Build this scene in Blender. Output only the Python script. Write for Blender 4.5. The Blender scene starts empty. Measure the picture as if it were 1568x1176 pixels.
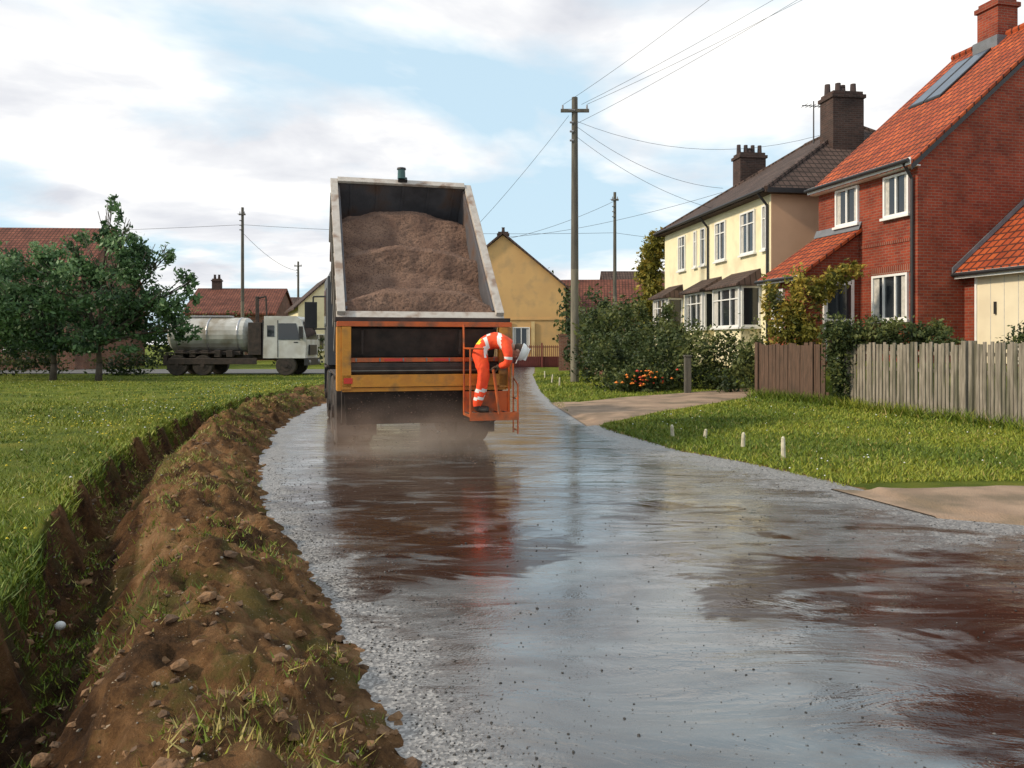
import bpy, math, random
import numpy as np
from mathutils import Vector, Matrix, noise
random.seed(7); rng=np.random.default_rng(7)
S=bpy.context.scene
S.view_settings.view_transform='Standard'; S.view_settings.look='None'; S.view_settings.exposure=0
col=S.collection

# ---------------------------------------------------------------- materials
def nt_new(name):
    m=bpy.data.materials.new(name); m.use_nodes=True
    nt=m.node_tree; bs=nt.nodes['Principled BSDF']; return m,nt,bs
def N(nt,t,**k):
    n=nt.nodes.new(t)
    for a,b in k.items(): setattr(n,a,b)
    return n
def c4(c): return (c[0],c[1],c[2],1)
def M(name,c1,c2=None,scale=4,rough=.8,bump=0,bscale=None,metal=0,stretch=(1,1,1),spec=.5,dirt=None,dirt_scale=1.2):
    m,nt,bs=nt_new(name); L=nt.links.new
    bs.inputs['Roughness'].default_value=rough; bs.inputs['Metallic'].default_value=metal
    bs.inputs['Specular IOR Level'].default_value=spec
    if c2 is None: c2=tuple(x*.75 for x in c1)
    tc=N(nt,'ShaderNodeTexCoord'); mp=N(nt,'ShaderNodeMapping'); mp.inputs['Scale'].default_value=stretch
    L(tc.outputs['Object'],mp.inputs['Vector'])
    no=N(nt,'ShaderNodeTexNoise'); no.inputs['Scale'].default_value=scale; no.inputs['Detail'].default_value=5
    L(mp.outputs[0],no.inputs['Vector'])
    rp=N(nt,'ShaderNodeValToRGB'); rp.color_ramp.elements[0].position=.32; rp.color_ramp.elements[1].position=.68
    rp.color_ramp.elements[0].color=c4(c2); rp.color_ramp.elements[1].color=c4(c1)
    L(no.outputs['Fac'],rp.inputs['Fac']); out=rp.outputs[0]
    if dirt:
        n2=N(nt,'ShaderNodeTexNoise'); n2.inputs['Scale'].default_value=dirt_scale; n2.inputs['Detail'].default_value=6
        L(mp.outputs[0],n2.inputs['Vector'])
        r2=N(nt,'ShaderNodeValToRGB'); r2.color_ramp.elements[0].position=.48; r2.color_ramp.elements[1].position=.66
        L(n2.outputs['Fac'],r2.inputs['Fac'])
        mx=N(nt,'ShaderNodeMixRGB'); mx.inputs[2].default_value=c4(dirt); L(r2.outputs[0],mx.inputs[0]); L(out,mx.inputs[1]); out=mx.outputs[0]
    L(out,bs.inputs['Base Color'])
    if bump:
        nb=N(nt,'ShaderNodeTexNoise'); nb.inputs['Scale'].default_value=bscale or scale*5; nb.inputs['Detail'].default_value=4
        L(mp.outputs[0],nb.inputs['Vector'])
        bp=N(nt,'ShaderNodeBump'); bp.inputs['Strength'].default_value=min(1,bump); bp.inputs['Distance'].default_value=.02
        L(nb.outputs['Fac'],bp.inputs['Height']); L(bp.outputs[0],bs.inputs['Normal'])
    return m
def MB(name,c1,c2,mortar,bw,rh,ms,mode='wall',rough=.85,bump=.4,dark=.5):
    m,nt,bs=nt_new(name); L=nt.links.new; bs.inputs['Roughness'].default_value=rough
    bs.inputs['Specular IOR Level'].default_value=.25
    tc=N(nt,'ShaderNodeTexCoord'); sp=N(nt,'ShaderNodeSeparateXYZ'); L(tc.outputs['Object'],sp.inputs[0])
    cb=N(nt,'ShaderNodeCombineXYZ')
    if mode=='wall':
        a=N(nt,'ShaderNodeMath',operation='ADD'); L(sp.outputs[0],a.inputs[0]); L(sp.outputs[1],a.inputs[1])
        L(a.outputs[0],cb.inputs[0]); L(sp.outputs[2],cb.inputs[1])
    else:
        a=N(nt,'ShaderNodeMath',operation='MULTIPLY'); a.inputs[1].default_value=1.33; L(sp.outputs[1],a.inputs[0])
        L(sp.outputs[0],cb.inputs[0]); L(a.outputs[0],cb.inputs[1])
    br=N(nt,'ShaderNodeTexBrick'); br.inputs['Scale'].default_value=1
    br.inputs['Brick Width'].default_value=bw; br.inputs['Row Height'].default_value=rh; br.inputs['Mortar Size'].default_value=ms
    br.inputs['Color1'].default_value=c4(c1); br.inputs['Color2'].default_value=c4(c2); br.inputs['Mortar'].default_value=c4(mortar)
    if mode!='wall': br.offset=0
    L(cb.outputs[0],br.inputs['Vector'])
    no=N(nt,'ShaderNodeTexNoise'); no.inputs['Scale'].default_value=1.4; no.inputs['Detail'].default_value=8; no.inputs['Roughness'].default_value=.65; L(tc.outputs['Object'],no.inputs['Vector'])
    rp=N(nt,'ShaderNodeValToRGB'); rp.color_ramp.elements[0].position=.3; rp.color_ramp.elements[1].position=.65
    rp.color_ramp.elements[0].color=(dark,dark,dark,1); rp.color_ramp.elements[1].color=(1,1,1,1); L(no.outputs['Fac'],rp.inputs[0])
    mx=N(nt,'ShaderNodeMixRGB',blend_type='MULTIPLY'); mx.inputs[0].default_value=1; L(br.outputs['Color'],mx.inputs[1]); L(rp.outputs[0],mx.inputs[2])
    L(mx.outputs[0],bs.inputs['Base Color'])
    bp=N(nt,'ShaderNodeBump'); bp.inputs['Strength'].default_value=bump; bp.inputs['Distance'].default_value=.02; bp.invert=True
    L(br.outputs['Fac'],bp.inputs['Height']); L(bp.outputs[0],bs.inputs['Normal'])
    return m
def MLeaf(name,c,tl=.3):
    m,nt,bs=nt_new(name); L=nt.links.new
    bs.inputs['Roughness'].default_value=.55; bs.inputs['Specular IOR Level'].default_value=.3
    bs.inputs['Base Color'].default_value=c4(c)
    if tl:
        tr=N(nt,'ShaderNodeBsdfTranslucent'); tr.inputs[0].default_value=c4(c)
        mx=N(nt,'ShaderNodeMixShader'); mx.inputs[0].default_value=tl
        out=nt.nodes['Material Output']; L(bs.outputs[0],mx.inputs[1]); L(tr.outputs[0],mx.inputs[2]); L(mx.outputs[0],out.inputs[0])
    return m
def MGlass(name,c=(.02,.025,.03)):
    m,nt,bs=nt_new(name); bs.inputs['Base Color'].default_value=c4(c); bs.inputs['Roughness'].default_value=.06
    bs.inputs['Specular IOR Level'].default_value=.7
    return m

m_white=M('white_upvc',(.8,.8,.78),(.7,.7,.67),3,.4)
m_glass=MGlass('window_glass')
m_curtain=M('curtain',(.55,.53,.48),(.4,.39,.36),12,.9)
m_brick=MB('red_brick',(.34,.062,.028),(.23,.04,.022),(.25,.14,.10),.225,.075,.008)
m_brickd=MB('dark_brick',(.09,.05,.04),(.055,.035,.03),(.10,.08,.07),.225,.075,.008)
m_brick2=MB('brown_brick',(.26,.10,.06),(.18,.07,.045),(.25,.2,.16),.225,.075,.01)
m_otile=MB('orange_pantile',(.52,.11,.03),(.36,.065,.023),(.10,.03,.02),.24,.30,.03,'roof',.8,.9,.5)
m_btile=MB('brown_tile',(.13,.085,.07),(.09,.06,.05),(.035,.025,.02),.24,.28,.025,'roof',.85,.8,.5)
m_rtile=MB('red_tile',(.25,.09,.06),(.17,.06,.045),(.06,.03,.02),.24,.28,.025,'roof',.85,.8,.5)
m_cream=M('cream_render',(.82,.76,.52),(.78,.71,.47),1.2,.9,.25,40,dirt=(.68,.60,.40))
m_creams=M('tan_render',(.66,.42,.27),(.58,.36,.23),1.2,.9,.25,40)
m_ochre=M('ochre_render',(.64,.40,.16),(.56,.34,.14),.6,.9,.2,30,dirt=(.48,.31,.14))
m_black=M('black_plastic',(.02,.02,.022),(.012,.012,.014),6,.5)
m_lead=M('lead_flashing',(.16,.17,.19),(.11,.12,.13),4,.6)
m_solar=M('solar_glass',(.05,.08,.13),(.03,.05,.09),3,.25,spec=.3)
m_alu=M('aluminium',(.5,.5,.52),(.4,.4,.42),8,.4,metal=.7)
m_garage=M('garage_door_cream',(.74,.66,.48),(.66,.58,.42),2,.6)
m_pot=M('chimney_pot',(.07,.045,.04),(.04,.03,.03),5,.9)
m_timber=M('pole_timber',(.12,.11,.085),(.065,.06,.05),3,.85,.5,30,stretch=(4,4,.5))
m_wire=M('cable',(.03,.03,.03),None,3,.6)
m_ceram=M('ceramic',(.3,.3,.32),None,3,.3)

# ---------------------------------------------------------------- builder
class B:
    def __init__(s): s.v=[];s.f=[];s.m=[]
    def add(s,vs,fs,m=0,T=None):
        o=len(s.v)
        if T is not None: vs=[T@Vector(p) for p in vs]
        s.v+=[tuple(p) for p in vs]; s.f+=[tuple(i+o for i in f) for f in fs]; s.m+=[m]*len(fs)
    def box(s,x0,x1,y0,y1,z0,z1,m=0,T=None):
        if x0>x1:x0,x1=x1,x0
        if y0>y1:y0,y1=y1,y0
        if z0>z1:z0,z1=z1,z0
        vs=[(x0,y0,z0),(x1,y0,z0),(x1,y1,z0),(x0,y1,z0),(x0,y0,z1),(x1,y0,z1),(x1,y1,z1),(x0,y1,z1)]
        s.add(vs,[(0,3,2,1),(4,5,6,7),(0,1,5,4),(1,2,6,5),(2,3,7,6),(3,0,4,7)],m,T)
    def cyl(s,p,q,r1,r2=None,n=10,m=0,T=None):
        p=Vector(p);q=Vector(q); r2=r1 if r2 is None else r2
        d=(q-p).normalized(); a=d.orthogonal().normalized(); b=d.cross(a)
        vs=[];
        for c,r in ((p,r1),(q,r2)):
            for i in range(n):
                t=2*math.pi*i/n; vs.append(c+a*math.cos(t)*r+b*math.sin(t)*r)
        fs=[(i,(i+1)%n,n+(i+1)%n,n+i) for i in range(n)]+[tuple(range(n-1,-1,-1)),tuple(range(n,2*n))]
        s.add(vs,fs,m,T)
    def tube(s,pts,r,n=6,m=0,T=None):
        for a,b in zip(pts[:-1],pts[1:]): s.cyl(a,b,r,r,n,m,T)
    def poly(s,pts,m=0,T=None): s.add(pts,[tuple(range(len(pts)))],m,T)
    def slab(s,pts,off,m=0,T=None):
        n=len(pts); off=Vector(off); lo=[Vector(p)+off for p in pts]
        s.add(list(map(Vector,pts))+lo,[tuple(range(n)),tuple(range(2*n-1,n-1,-1))]+[(i,n+i,n+(i+1)%n,(i+1)%n) for i in range(n)],m,T)
    def sphere(s,c,r,m=0,n=12,k=8,T=None,zmin=-1):
        c=Vector(c); r=Vector(r) if hasattr(r,'__len__') else Vector((r,r,r)); vs=[];fs=[]
        for j in range(k+1):
            ph=-math.pi/2+math.pi*j/k; 
            sz=max(math.sin(ph),zmin)
            for i in range(n):
                t=2*math.pi*i/n; vs.append(c+Vector((math.cos(ph)*math.cos(t)*r.x,math.cos(ph)*math.sin(t)*r.y,sz*r.z)))
        for j in range(k):
            for i in range(n): fs.append((j*n+i,j*n+(i+1)%n,(j+1)*n+(i+1)%n,(j+1)*n+i))
        s.add(vs,fs,m,T)
    def make(s,name,mats,parent=None,bevel=0,smooth=False):
        me=bpy.data.meshes.new(name); me.from_pydata(s.v,[],s.f)
        for m in mats: me.materials.append(m)
        me.polygons.foreach_set('material_index',s.m)
        if smooth: me.polygons.foreach_set('use_smooth',[True]*len(s.f))
        me.update(); o=bpy.data.objects.new(name,me); col.objects.link(o)
        if parent: o.parent=parent
        if bevel:
            b=o.modifiers.new('bevel','BEVEL'); b.width=bevel; b.segments=2; b.limit_method='ANGLE'
        return o
def empty(name,loc=(0,0,0),rz=0):
    e=bpy.data.objects.new(name,None); col.objects.link(e); e.location=loc; e.rotation_euler=(0,0,rz); return e
def npmesh(name,verts,fsize,mats,midx,parent=None):
    nv=len(verts); nf=nv//fsize
    me=bpy.data.meshes.new(name); me.vertices.add(nv); me.vertices.foreach_set('co',verts.astype(np.float32).ravel())
    me.loops.add(nv); me.loops.foreach_set('vertex_index',np.arange(nv,dtype=np.int32))
    me.polygons.add(nf); me.polygons.foreach_set('loop_start',np.arange(0,nv,fsize,dtype=np.int32))
    try: me.polygons.foreach_set('loop_total',np.full(nf,fsize,dtype=np.int32))
    except Exception: pass
    for m in mats: me.materials.append(m)
    me.polygons.foreach_set('material_index',midx.astype(np.int32))
    me.update(calc_edges=True); me.validate()
    o=bpy.data.objects.new(name,me); col.objects.link(o)
    if parent: o.parent=parent
    return o
def leaves(name,blobs,n,size,mats,parent=None,clumps=22,sig=.2,shell=.35):
    bl=np.array(blobs,float); vol=bl[:,3]*bl[:,4]*bl[:,5]; cc=[];cs=[]
    for b in bl:
        d=rng.normal(size=(clumps,3)); d/=np.linalg.norm(d,axis=1)[:,None]
        r=(shell+(1.1-shell)*rng.random(clumps)**.6)[:,None]
        cc.append(b[:3]+d*r*b[3:6]); cs.append(np.tile(b[3:6]*sig,(clumps,1))*(.5+rng.random(clumps))[:,None])
    cc=np.vstack(cc); cs=np.vstack(cs); w=np.repeat(vol,clumps)**.75; w/=w.sum()
    k=rng.choice(len(cc),n,p=w); tone=rng.random(len(cc))
    P=cc[k]+rng.normal(size=(n,3))*cs[k]
    a=rng.normal(size=(n,3)); a/=np.linalg.norm(a,axis=1)[:,None]
    b=rng.normal(size=(n,3)); b-=a*(a*b).sum(1)[:,None]; b/=np.linalg.norm(b,axis=1)[:,None]
    sz=(size*(.6+.8*rng.random(n)))[:,None]
    V=np.stack([P-a*sz,P+b*sz*.5,P+a*sz,P-b*sz*.5],1).reshape(-1,3)
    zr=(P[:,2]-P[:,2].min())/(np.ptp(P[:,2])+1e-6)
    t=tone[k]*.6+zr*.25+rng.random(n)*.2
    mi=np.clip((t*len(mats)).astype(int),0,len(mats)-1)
    return npmesh(name,V,4,mats,mi,parent)

# ---------------------------------------------------------------- ground functions
def sm(t): t=np.clip(t,0,1); return t*t*(3-2*t)
_y=np.linspace(-10,120,1301)
def curve(ys,xs,k=13):
    v=np.interp(_y,ys,xs); ke=np.hanning(k+2)[1:-1]; ke/=ke.sum()
    return np.convolve(np.pad(v,k//2,mode='edge'),ke,'valid')
XL=curve([-6,0,1.5,3,4.6,7.1,9,11.15,14,17,20.5,26,32,45,60],[3.2,.95,.35,-.31,-.92,-2.03,-2.75,-3.4,-4.1,-4.6,-4.85,-5.0,-5.0,-4.6,-4.3],17)
XR=curve([-6,0,5.8,6.9,7.5,9.1,10.8,11.8,14.5,17,20.5,26,39,60],[7,5.6,5.2,4.6,4.0,3.65,3.0,2.4,1.73,1.4,1.05,.9,1.0,1.6],9)
def xl(y): return np.interp(y,_y,XL)
def xr(y): return np.interp(y,_y,XR)
Ls=[-1,0,.15,.45,.8,1.1,1.35,1.55,1.78,1.88,1.98,3,8,30]
Lz=[-.02,-.02,.03,.2,.33,.27,.02,-.25,-.30,-.1,.17,.16,.1,.05]
XF=([9,13,15,18,21,24,40],[9.6,9.4,9.0,8.1,7.0,7.6,6.3])
def gz(x,y):
    x=np.asarray(x,float);y=np.asarray(y,float)
    s=xl(y)-x; t=x-xr(y)
    fade=1-sm((y-22)/14)
    zl=np.interp(s,Ls,Lz)*fade
    zr_=np.interp(t,[0,.15,1],[-.02,.03,.05])+(.006+.024*sm((y-16)/5))*np.clip(t-1,0,7)
    zr_=zr_+.85*sm((x-np.interp(y,XF[0],XF[1]))/2.0)
    zr_=zr_*(1-sm((y-42)/12))
    return np.where(s>0,zl,np.where(t>0,zr_,-.02))
def lump(x,y,s):
    m=max(0,min(1,s/.25))*max(0,min(1,(2.1-s)/.15)) if s>0 else 0
    if m<=0: return 0
    r=abs(noise.fractal(Vector((x*2.0+4,y*2.0,9)),1,2,3))
    q=max(0,noise.noise(Vector((x*4.2,y*4.2,17))))
    return m*(noise.fractal(Vector((x*1.0,y*1.0,0)),1,2,3)*.15-r*.13+q*.11+noise.fractal(Vector((x*7,y*7,3)),.5,2,4)*.065)

rows=np.concatenate([np.arange(-4,1,.3),np.arange(1,10,.045),np.arange(10,17,.09),np.arange(17,30,.2),np.arange(30,62,1.5),np.geomspace(62,700,22)])
sl=np.concatenate([np.arange(0,2.3,.042),np.arange(2.3,8,.35),np.geomspace(8,600,20)])[::-1]
tr_=np.concatenate([np.arange(0,10,.22),np.geomspace(10.2,600,18)])
verts=[];zone=[]
for y in rows:
    a=float(xl(y)); b=float(xr(y))
    xs=[a-s for s in sl]+[a+(b-a)*f for f in (.25,.5,.75)]+[b+t for t in tr_]
    zs=gz(xs,np.full(len(xs),y))
    ejag=noise.fractal(Vector((3,y*1.6,0)),1,2,3)*.12
    for x,z in zip(xs,zs):
        s=a-x; z=float(z)
        fd=1-float(sm((y-22)/14))
        if 1.6<s<2.4: z=float(gz(x+ejag,y))
        z+=lump(x,y,s)*fd
        g=noise.noise(Vector((x*1.1,y*1.1,7)))*.25
        if s>2.0 and s<40: z+=noise.fractal(Vector((x*.8,y*.8,5)),1,2,3)*.04*fd
        verts.append((x,y,z))
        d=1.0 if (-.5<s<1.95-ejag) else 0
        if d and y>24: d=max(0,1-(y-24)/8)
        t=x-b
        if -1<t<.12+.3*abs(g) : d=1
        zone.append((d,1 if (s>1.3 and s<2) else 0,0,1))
nc=len(sl)+3+len(tr_); nr=len(rows)
faces=[(j*nc+i,j*nc+i+1,(j+1)*nc+i+1,(j+1)*nc+i) for j in range(nr-1) for i in range(nc-1)]
me=bpy.data.meshes.new('ground'); me.from_pydata(verts,[],faces)
ca=me.color_attributes.new('zone','FLOAT_COLOR','POINT'); ca.data.foreach_set('color',np.array(zone,np.float32).ravel())
me.polygons.foreach_set('use_smooth',[True]*len(faces))
ground=bpy.data.objects.new('ground',me); col.objects.link(ground)
m,nt,bs=nt_new('ground_mix'); L=nt.links.new
at=N(nt,'ShaderNodeVertexColor'); at.layer_name='zone'; sp=N(nt,'ShaderNodeSeparateColor'); L(at.outputs[0],sp.inputs[0])
tc=N(nt,'ShaderNodeTexCoord')
def noi(sc,det=6,st=None):
    n=N(nt,'ShaderNodeTexNoise'); n.inputs['Scale'].default_value=sc; n.inputs['Detail'].default_value=det
    L(tc.outputs['Object'],n.inputs['Vector']); return n
def ramp(src,stops):
    r=N(nt,'ShaderNodeValToRGB'); e=r.color_ramp.elements
    e[0].position=stops[0][0]; e[0].color=c4(stops[0][1]); e[1].position=stops[-1][0]; e[1].color=c4(stops[-1][1])
    for p,c in stops[1:-1]:
        q=e.new(p); q.color=c4(c)
    L(src,r.inputs[0]); return r
gcol=ramp(noi(1.3).outputs['Fac'],[(.3,(.07,.10,.012)),(.5,(.13,.165,.018)),(.7,(.21,.21,.03))])
dn=noi(2.4,12); dn.inputs['Roughness'].default_value=.76
dcol=ramp(dn.outputs['Fac'],[(.34,(.035,.02,.010)),(.44,(.12,.062,.028)),(.53,(.25,.13,.055)),(.66,(.40,.235,.115))])
mo=noi(1.5,10); mo.inputs['Roughness'].default_value=.72
moss=ramp(mo.outputs['Fac'],[(.52,(0,0,0)),(.58,(.75,.75,.75))])
dm=N(nt,'ShaderNodeMixRGB'); dm.inputs[2].default_value=(.13,.11,.03,1); L(moss.outputs[0],dm.inputs[0]); L(dcol.outputs[0],dm.inputs[1])
peb=N(nt,'ShaderNodeTexVoronoi'); peb.inputs['Scale'].default_value=60; L(tc.outputs['Object'],peb.inputs['Vector'])
pr=ramp(peb.outputs['Distance'],[(.12,(1,1,1)),(.2,(0,0,0))])
pn=ramp(noi(6).outputs['Fac'],[(.50,(0,0,0)),(.58,(.8,.8,.8))])
pm=N(nt,'ShaderNodeMixRGB',blend_type='MULTIPLY'); pm.inputs[0].default_value=1; L(pr.outputs[0],pm.inputs[1]); L(pn.outputs[0],pm.inputs[2])
dp=N(nt,'ShaderNodeMixRGB'); dp.inputs[2].default_value=(.42,.34,.24,1); L(pm.outputs[0],dp.inputs[0]); L(dm.outputs[0],dp.inputs[1])
mm=N(nt,'ShaderNodeMath',operation='ADD'); L(sp.outputs[0],mm.inputs[0]); L(noi(5).outputs['Fac'],mm.inputs[1])
m2=N(nt,'ShaderNodeMath',operation='SUBTRACT'); L(mm.outputs[0],m2.inputs[0]); m2.inputs[1].default_value=.5
mk=ramp(m2.outputs[0],[(.4,(0,0,0)),(.55,(1,1,1))])
fx=N(nt,'ShaderNodeMixRGB'); L(mk.outputs[0],fx.inputs[0]); L(gcol.outputs[0],fx.inputs[1]); L(dp.outputs[0],fx.inputs[2])
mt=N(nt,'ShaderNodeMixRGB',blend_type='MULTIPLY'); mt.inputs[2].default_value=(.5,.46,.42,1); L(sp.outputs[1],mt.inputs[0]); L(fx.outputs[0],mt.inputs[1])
L(mt.outputs[0],bs.inputs['Base Color']); bs.inputs['Roughness'].default_value=.95; bs.inputs['Specular IOR Level'].default_value=.15
bp=N(nt,'ShaderNodeBump'); bp.inputs['Strength'].default_value=1; bp.inputs['Distance'].default_value=.11
bn=noi(11,10); bn.inputs['Roughness'].default_value=.75
L(bn.outputs['Fac'],bp.inputs['Height']); L(bp.outputs[0],bs.inputs['Normal'])
me.materials.append(m)

# ---------------------------------------------------------------- road
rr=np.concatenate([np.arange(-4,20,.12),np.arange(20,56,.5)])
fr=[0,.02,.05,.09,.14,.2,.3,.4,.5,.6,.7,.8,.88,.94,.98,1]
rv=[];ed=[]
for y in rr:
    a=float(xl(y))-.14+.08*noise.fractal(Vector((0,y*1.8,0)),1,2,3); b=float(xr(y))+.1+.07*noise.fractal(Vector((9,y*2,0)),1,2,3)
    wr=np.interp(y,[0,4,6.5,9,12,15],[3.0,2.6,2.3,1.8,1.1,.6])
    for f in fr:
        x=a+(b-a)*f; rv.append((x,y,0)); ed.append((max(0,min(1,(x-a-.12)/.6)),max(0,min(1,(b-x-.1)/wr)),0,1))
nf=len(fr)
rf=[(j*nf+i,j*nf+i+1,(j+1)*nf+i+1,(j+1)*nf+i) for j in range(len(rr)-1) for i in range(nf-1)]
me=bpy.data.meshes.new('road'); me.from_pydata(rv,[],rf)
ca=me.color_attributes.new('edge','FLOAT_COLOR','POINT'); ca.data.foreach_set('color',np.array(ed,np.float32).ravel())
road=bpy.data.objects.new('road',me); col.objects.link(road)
m,nt,bs=nt_new('wet_bitumen_road'); L=nt.links.new
tc=N(nt,'ShaderNodeTexCoord')
def noim(sc,st,det=5,rot=0,dis=0,ro=.5):
    mp=N(nt,'ShaderNodeMapping'); mp.inputs['Scale'].default_value=st; mp.inputs['Rotation'].default_value=(0,0,rot); L(tc.outputs['Object'],mp.inputs[0])
    n=N(nt,'ShaderNodeTexNoise'); n.inputs['Scale'].default_value=sc; n.inputs['Detail'].default_value=det; n.inputs['Distortion'].default_value=dis; n.inputs['Roughness'].default_value=ro
    L(mp.outputs[0],n.inputs['Vector']); return n
def mth(op,a,b,clamp=False):
    n=N(nt,'ShaderNodeMath',operation=op); n.use_clamp=clamp
    for i,q in enumerate((a,b)):
        if isinstance(q,(int,float)): n.inputs[i].default_value=q
        else: L(q,n.inputs[i])
    return n.outputs[0]
at=N(nt,'ShaderNodeVertexColor'); at.layer_name='edge'; sp=N(nt,'ShaderNodeSeparateColor'); L(at.outputs[0],sp.inputs[0])
px=N(nt,'ShaderNodeSeparateXYZ'); L(tc.outputs['Object'],px.inputs[0]); X,Y=px.outputs[0],px.outputs[1]
emin=mth('MINIMUM',sp.outputs[0],sp.outputs[1])
big=noim(.75,(.75,1.6,1),8,0,1.2,.62).outputs['Fac']
fine=noim(6,(.7,1.3,1),6,.1,.6,.7).outputs['Fac']
wetv=mth('ADD',mth('ADD',mth('MULTIPLY',emin,.50),mth('MULTIPLY',big,.80)),mth('MULTIPLY',mth('SUBTRACT',fine,.5),.75))
wet=ramp(wetv,[(.52,(0,0,0)),(.64,(.7,.7,.7)),(.82,(1,1,1))])
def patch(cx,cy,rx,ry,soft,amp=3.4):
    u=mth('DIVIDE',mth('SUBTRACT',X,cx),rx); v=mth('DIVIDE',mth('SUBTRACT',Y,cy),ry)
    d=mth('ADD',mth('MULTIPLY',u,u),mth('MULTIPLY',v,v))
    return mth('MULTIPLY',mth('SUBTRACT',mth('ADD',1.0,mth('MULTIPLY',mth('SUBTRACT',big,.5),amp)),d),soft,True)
pA=patch(-1.2,9.2,1.3,4.2,5.0,4); pB=patch(3.0,5.3,1.6,1.6,5,6); pC=patch(-.45,6.2,.85,.8,5,5); pD=patch(2.1,3.3,.5,.35,5,5); pE=patch(1.3,7.6,.8,.5,4,7)  # tar patches; behind truck and at right they also paint in dark reflections
tar_refl=mth('MAXIMUM',mth('MAXIMUM',pA,pB),mth('MAXIMUM',mth('MAXIMUM',pC,pE),pD))
tar_refl=mth('MULTIPLY',tar_refl,ramp(noim(1.3,(.6,1.8,1),7,.1,1.0,.6).outputs['Fac'],[(.40,(.1,.1,.1)),(.47,(1,1,1))]).outputs[0])
grain=N(nt,'ShaderNodeTexVoronoi'); grain.inputs['Scale'].default_value=75; L(tc.outputs['Object'],grain.inputs['Vector'])
chip=ramp(grain.outputs['Color'],[(.15,(.055,.05,.047)),(.5,(.14,.135,.13)),(.9,(.36,.34,.32))])
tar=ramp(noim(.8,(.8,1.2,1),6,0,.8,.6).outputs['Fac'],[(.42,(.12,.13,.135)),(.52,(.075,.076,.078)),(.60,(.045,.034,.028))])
t2=N(nt,'ShaderNodeMixRGB'); L(tar_refl,t2.inputs[0]); L(tar.outputs[0],t2.inputs[1]); t2.inputs[2].default_value=(.028,.015,.011,1)
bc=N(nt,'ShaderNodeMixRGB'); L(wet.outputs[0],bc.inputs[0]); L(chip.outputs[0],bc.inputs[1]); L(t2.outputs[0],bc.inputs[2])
# scattered dark grit stuck in the binder
gr2=N(nt,'ShaderNodeTexVoronoi'); gr2.inputs['Scale'].default_value=16; L(tc.outputs['Object'],gr2.inputs['Vector'])
sd2=ramp(gr2.outputs['Distance'],[(.07,(1,1,1)),(.11,(0,0,0))])
bc2=N(nt,'ShaderNodeMixRGB'); L(sd2.outputs[0],bc2.inputs[0]); L(bc.outputs[0],bc2.inputs[1]); bc2.inputs[2].default_value=(.03,.026,.024,1)
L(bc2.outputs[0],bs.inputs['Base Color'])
streak=ramp(noim(2.0,(.5,2.0,1),8,.12,1.0,.65).outputs['Fac'],[(.42,(.04,.04,.04)),(.58,(.24,.24,.24))])
rg=N(nt,'ShaderNodeMixRGB'); L(wet.outputs[0],rg.inputs[0]); rg.inputs[1].default_value=(.5,.5,.5,1); L(streak.outputs[0],rg.inputs[2])
rg2=mth('ADD',rg.outputs[0],mth('MULTIPLY',sd2.outputs[0],.4),True)
L(rg2,bs.inputs['Roughness'])
L(mth('SUBTRACT',2.0,mth('MULTIPLY',tar_refl,.66)),bs.inputs['IOR'])
h1=noim(1.4,(.6,1.5,1),5,.1,.9,.58).outputs['Fac']
b1=N(nt,'ShaderNodeBump'); b1.inputs['Strength'].default_value=1; b1.inputs['Distance'].default_value=.014; L(h1,b1.inputs['Height'])
hs=mth('MULTIPLY',grain.outputs['Distance'],mth('SUBTRACT',1.16,wet.outputs[0]))
b2=N(nt,'ShaderNodeBump'); b2.inputs['Strength'].default_value=.5; b2.inputs['Distance'].default_value=.004; L(hs,b2.inputs['Height']); L(b1.outputs[0],b2.inputs['Normal'])
L(b2.outputs[0],bs.inputs['Normal'])
me.materials.append(m)

m_asph=M('dry_asphalt',(.13,.13,.13),(.09,.09,.09),3,.9,.3,60)
b=B(); b.poly([(-150,41,.03),(-4.7,41,.03),(-4.4,47.5,.03),(-150,47.5,.03)]); b.make('side_road',[m_asph])
m_drive=M('driveway_gravel',(.36,.25,.17),(.25,.17,.115),2,.95,.9,50,dirt=(.17,.125,.08),dirt_scale=1.6)
def strip(name,near,far,n=60,k=16):
    b=B(); vs=[]
    def at_(c,t):
        q=t*(len(c)-1); i=min(int(q),len(c)-2); f=q-i; return c[i][0]*(1-f)+c[i+1][0]*f,c[i][1]*(1-f)+c[i+1][1]*f
    for i in range(n+1):
        p=at_(near,i/n); q=at_(far,i/n); ja=noise.noise(Vector((i*.35,0,len(name))))*.03; jb=noise.noise(Vector((i*.35,5,0)))*.03
        for j in range(k+1):
            t=j/k; t=ja+(1+jb-ja)*t
            x=p[0]+(q[0]-p[0])*t; y=p[1]+(q[1]-p[1])*t
            dz=-.02 if j in (0,k) else .022
            vs.append((x,y,max(float(gz(x,y)),-.01)+dz))
    fs=[(i*(k+1)+j,(i+1)*(k+1)+j,(i+1)*(k+1)+j+1,i*(k+1)+j+1) for i in range(n) for j in range(k)]
    b.add(vs,fs); return b.make(name,[m_drive],smooth=True)
strip('driveway',[(1.45,15.0),(2.2,15.9),(3.3,17.7),(6.3,20.9),(7.5,21.4)],[(1.0,21.4),(1.7,21.0),(3.2,22.3),(6.6,24.0),(8.0,24.6)])
strip('driveway',[(3.9,7.2),(4.6,6.85),(7,5.5),(10,5)],[(3.45,8.75),(4.2,8.55),(7,8.75),(10,9)])

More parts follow.
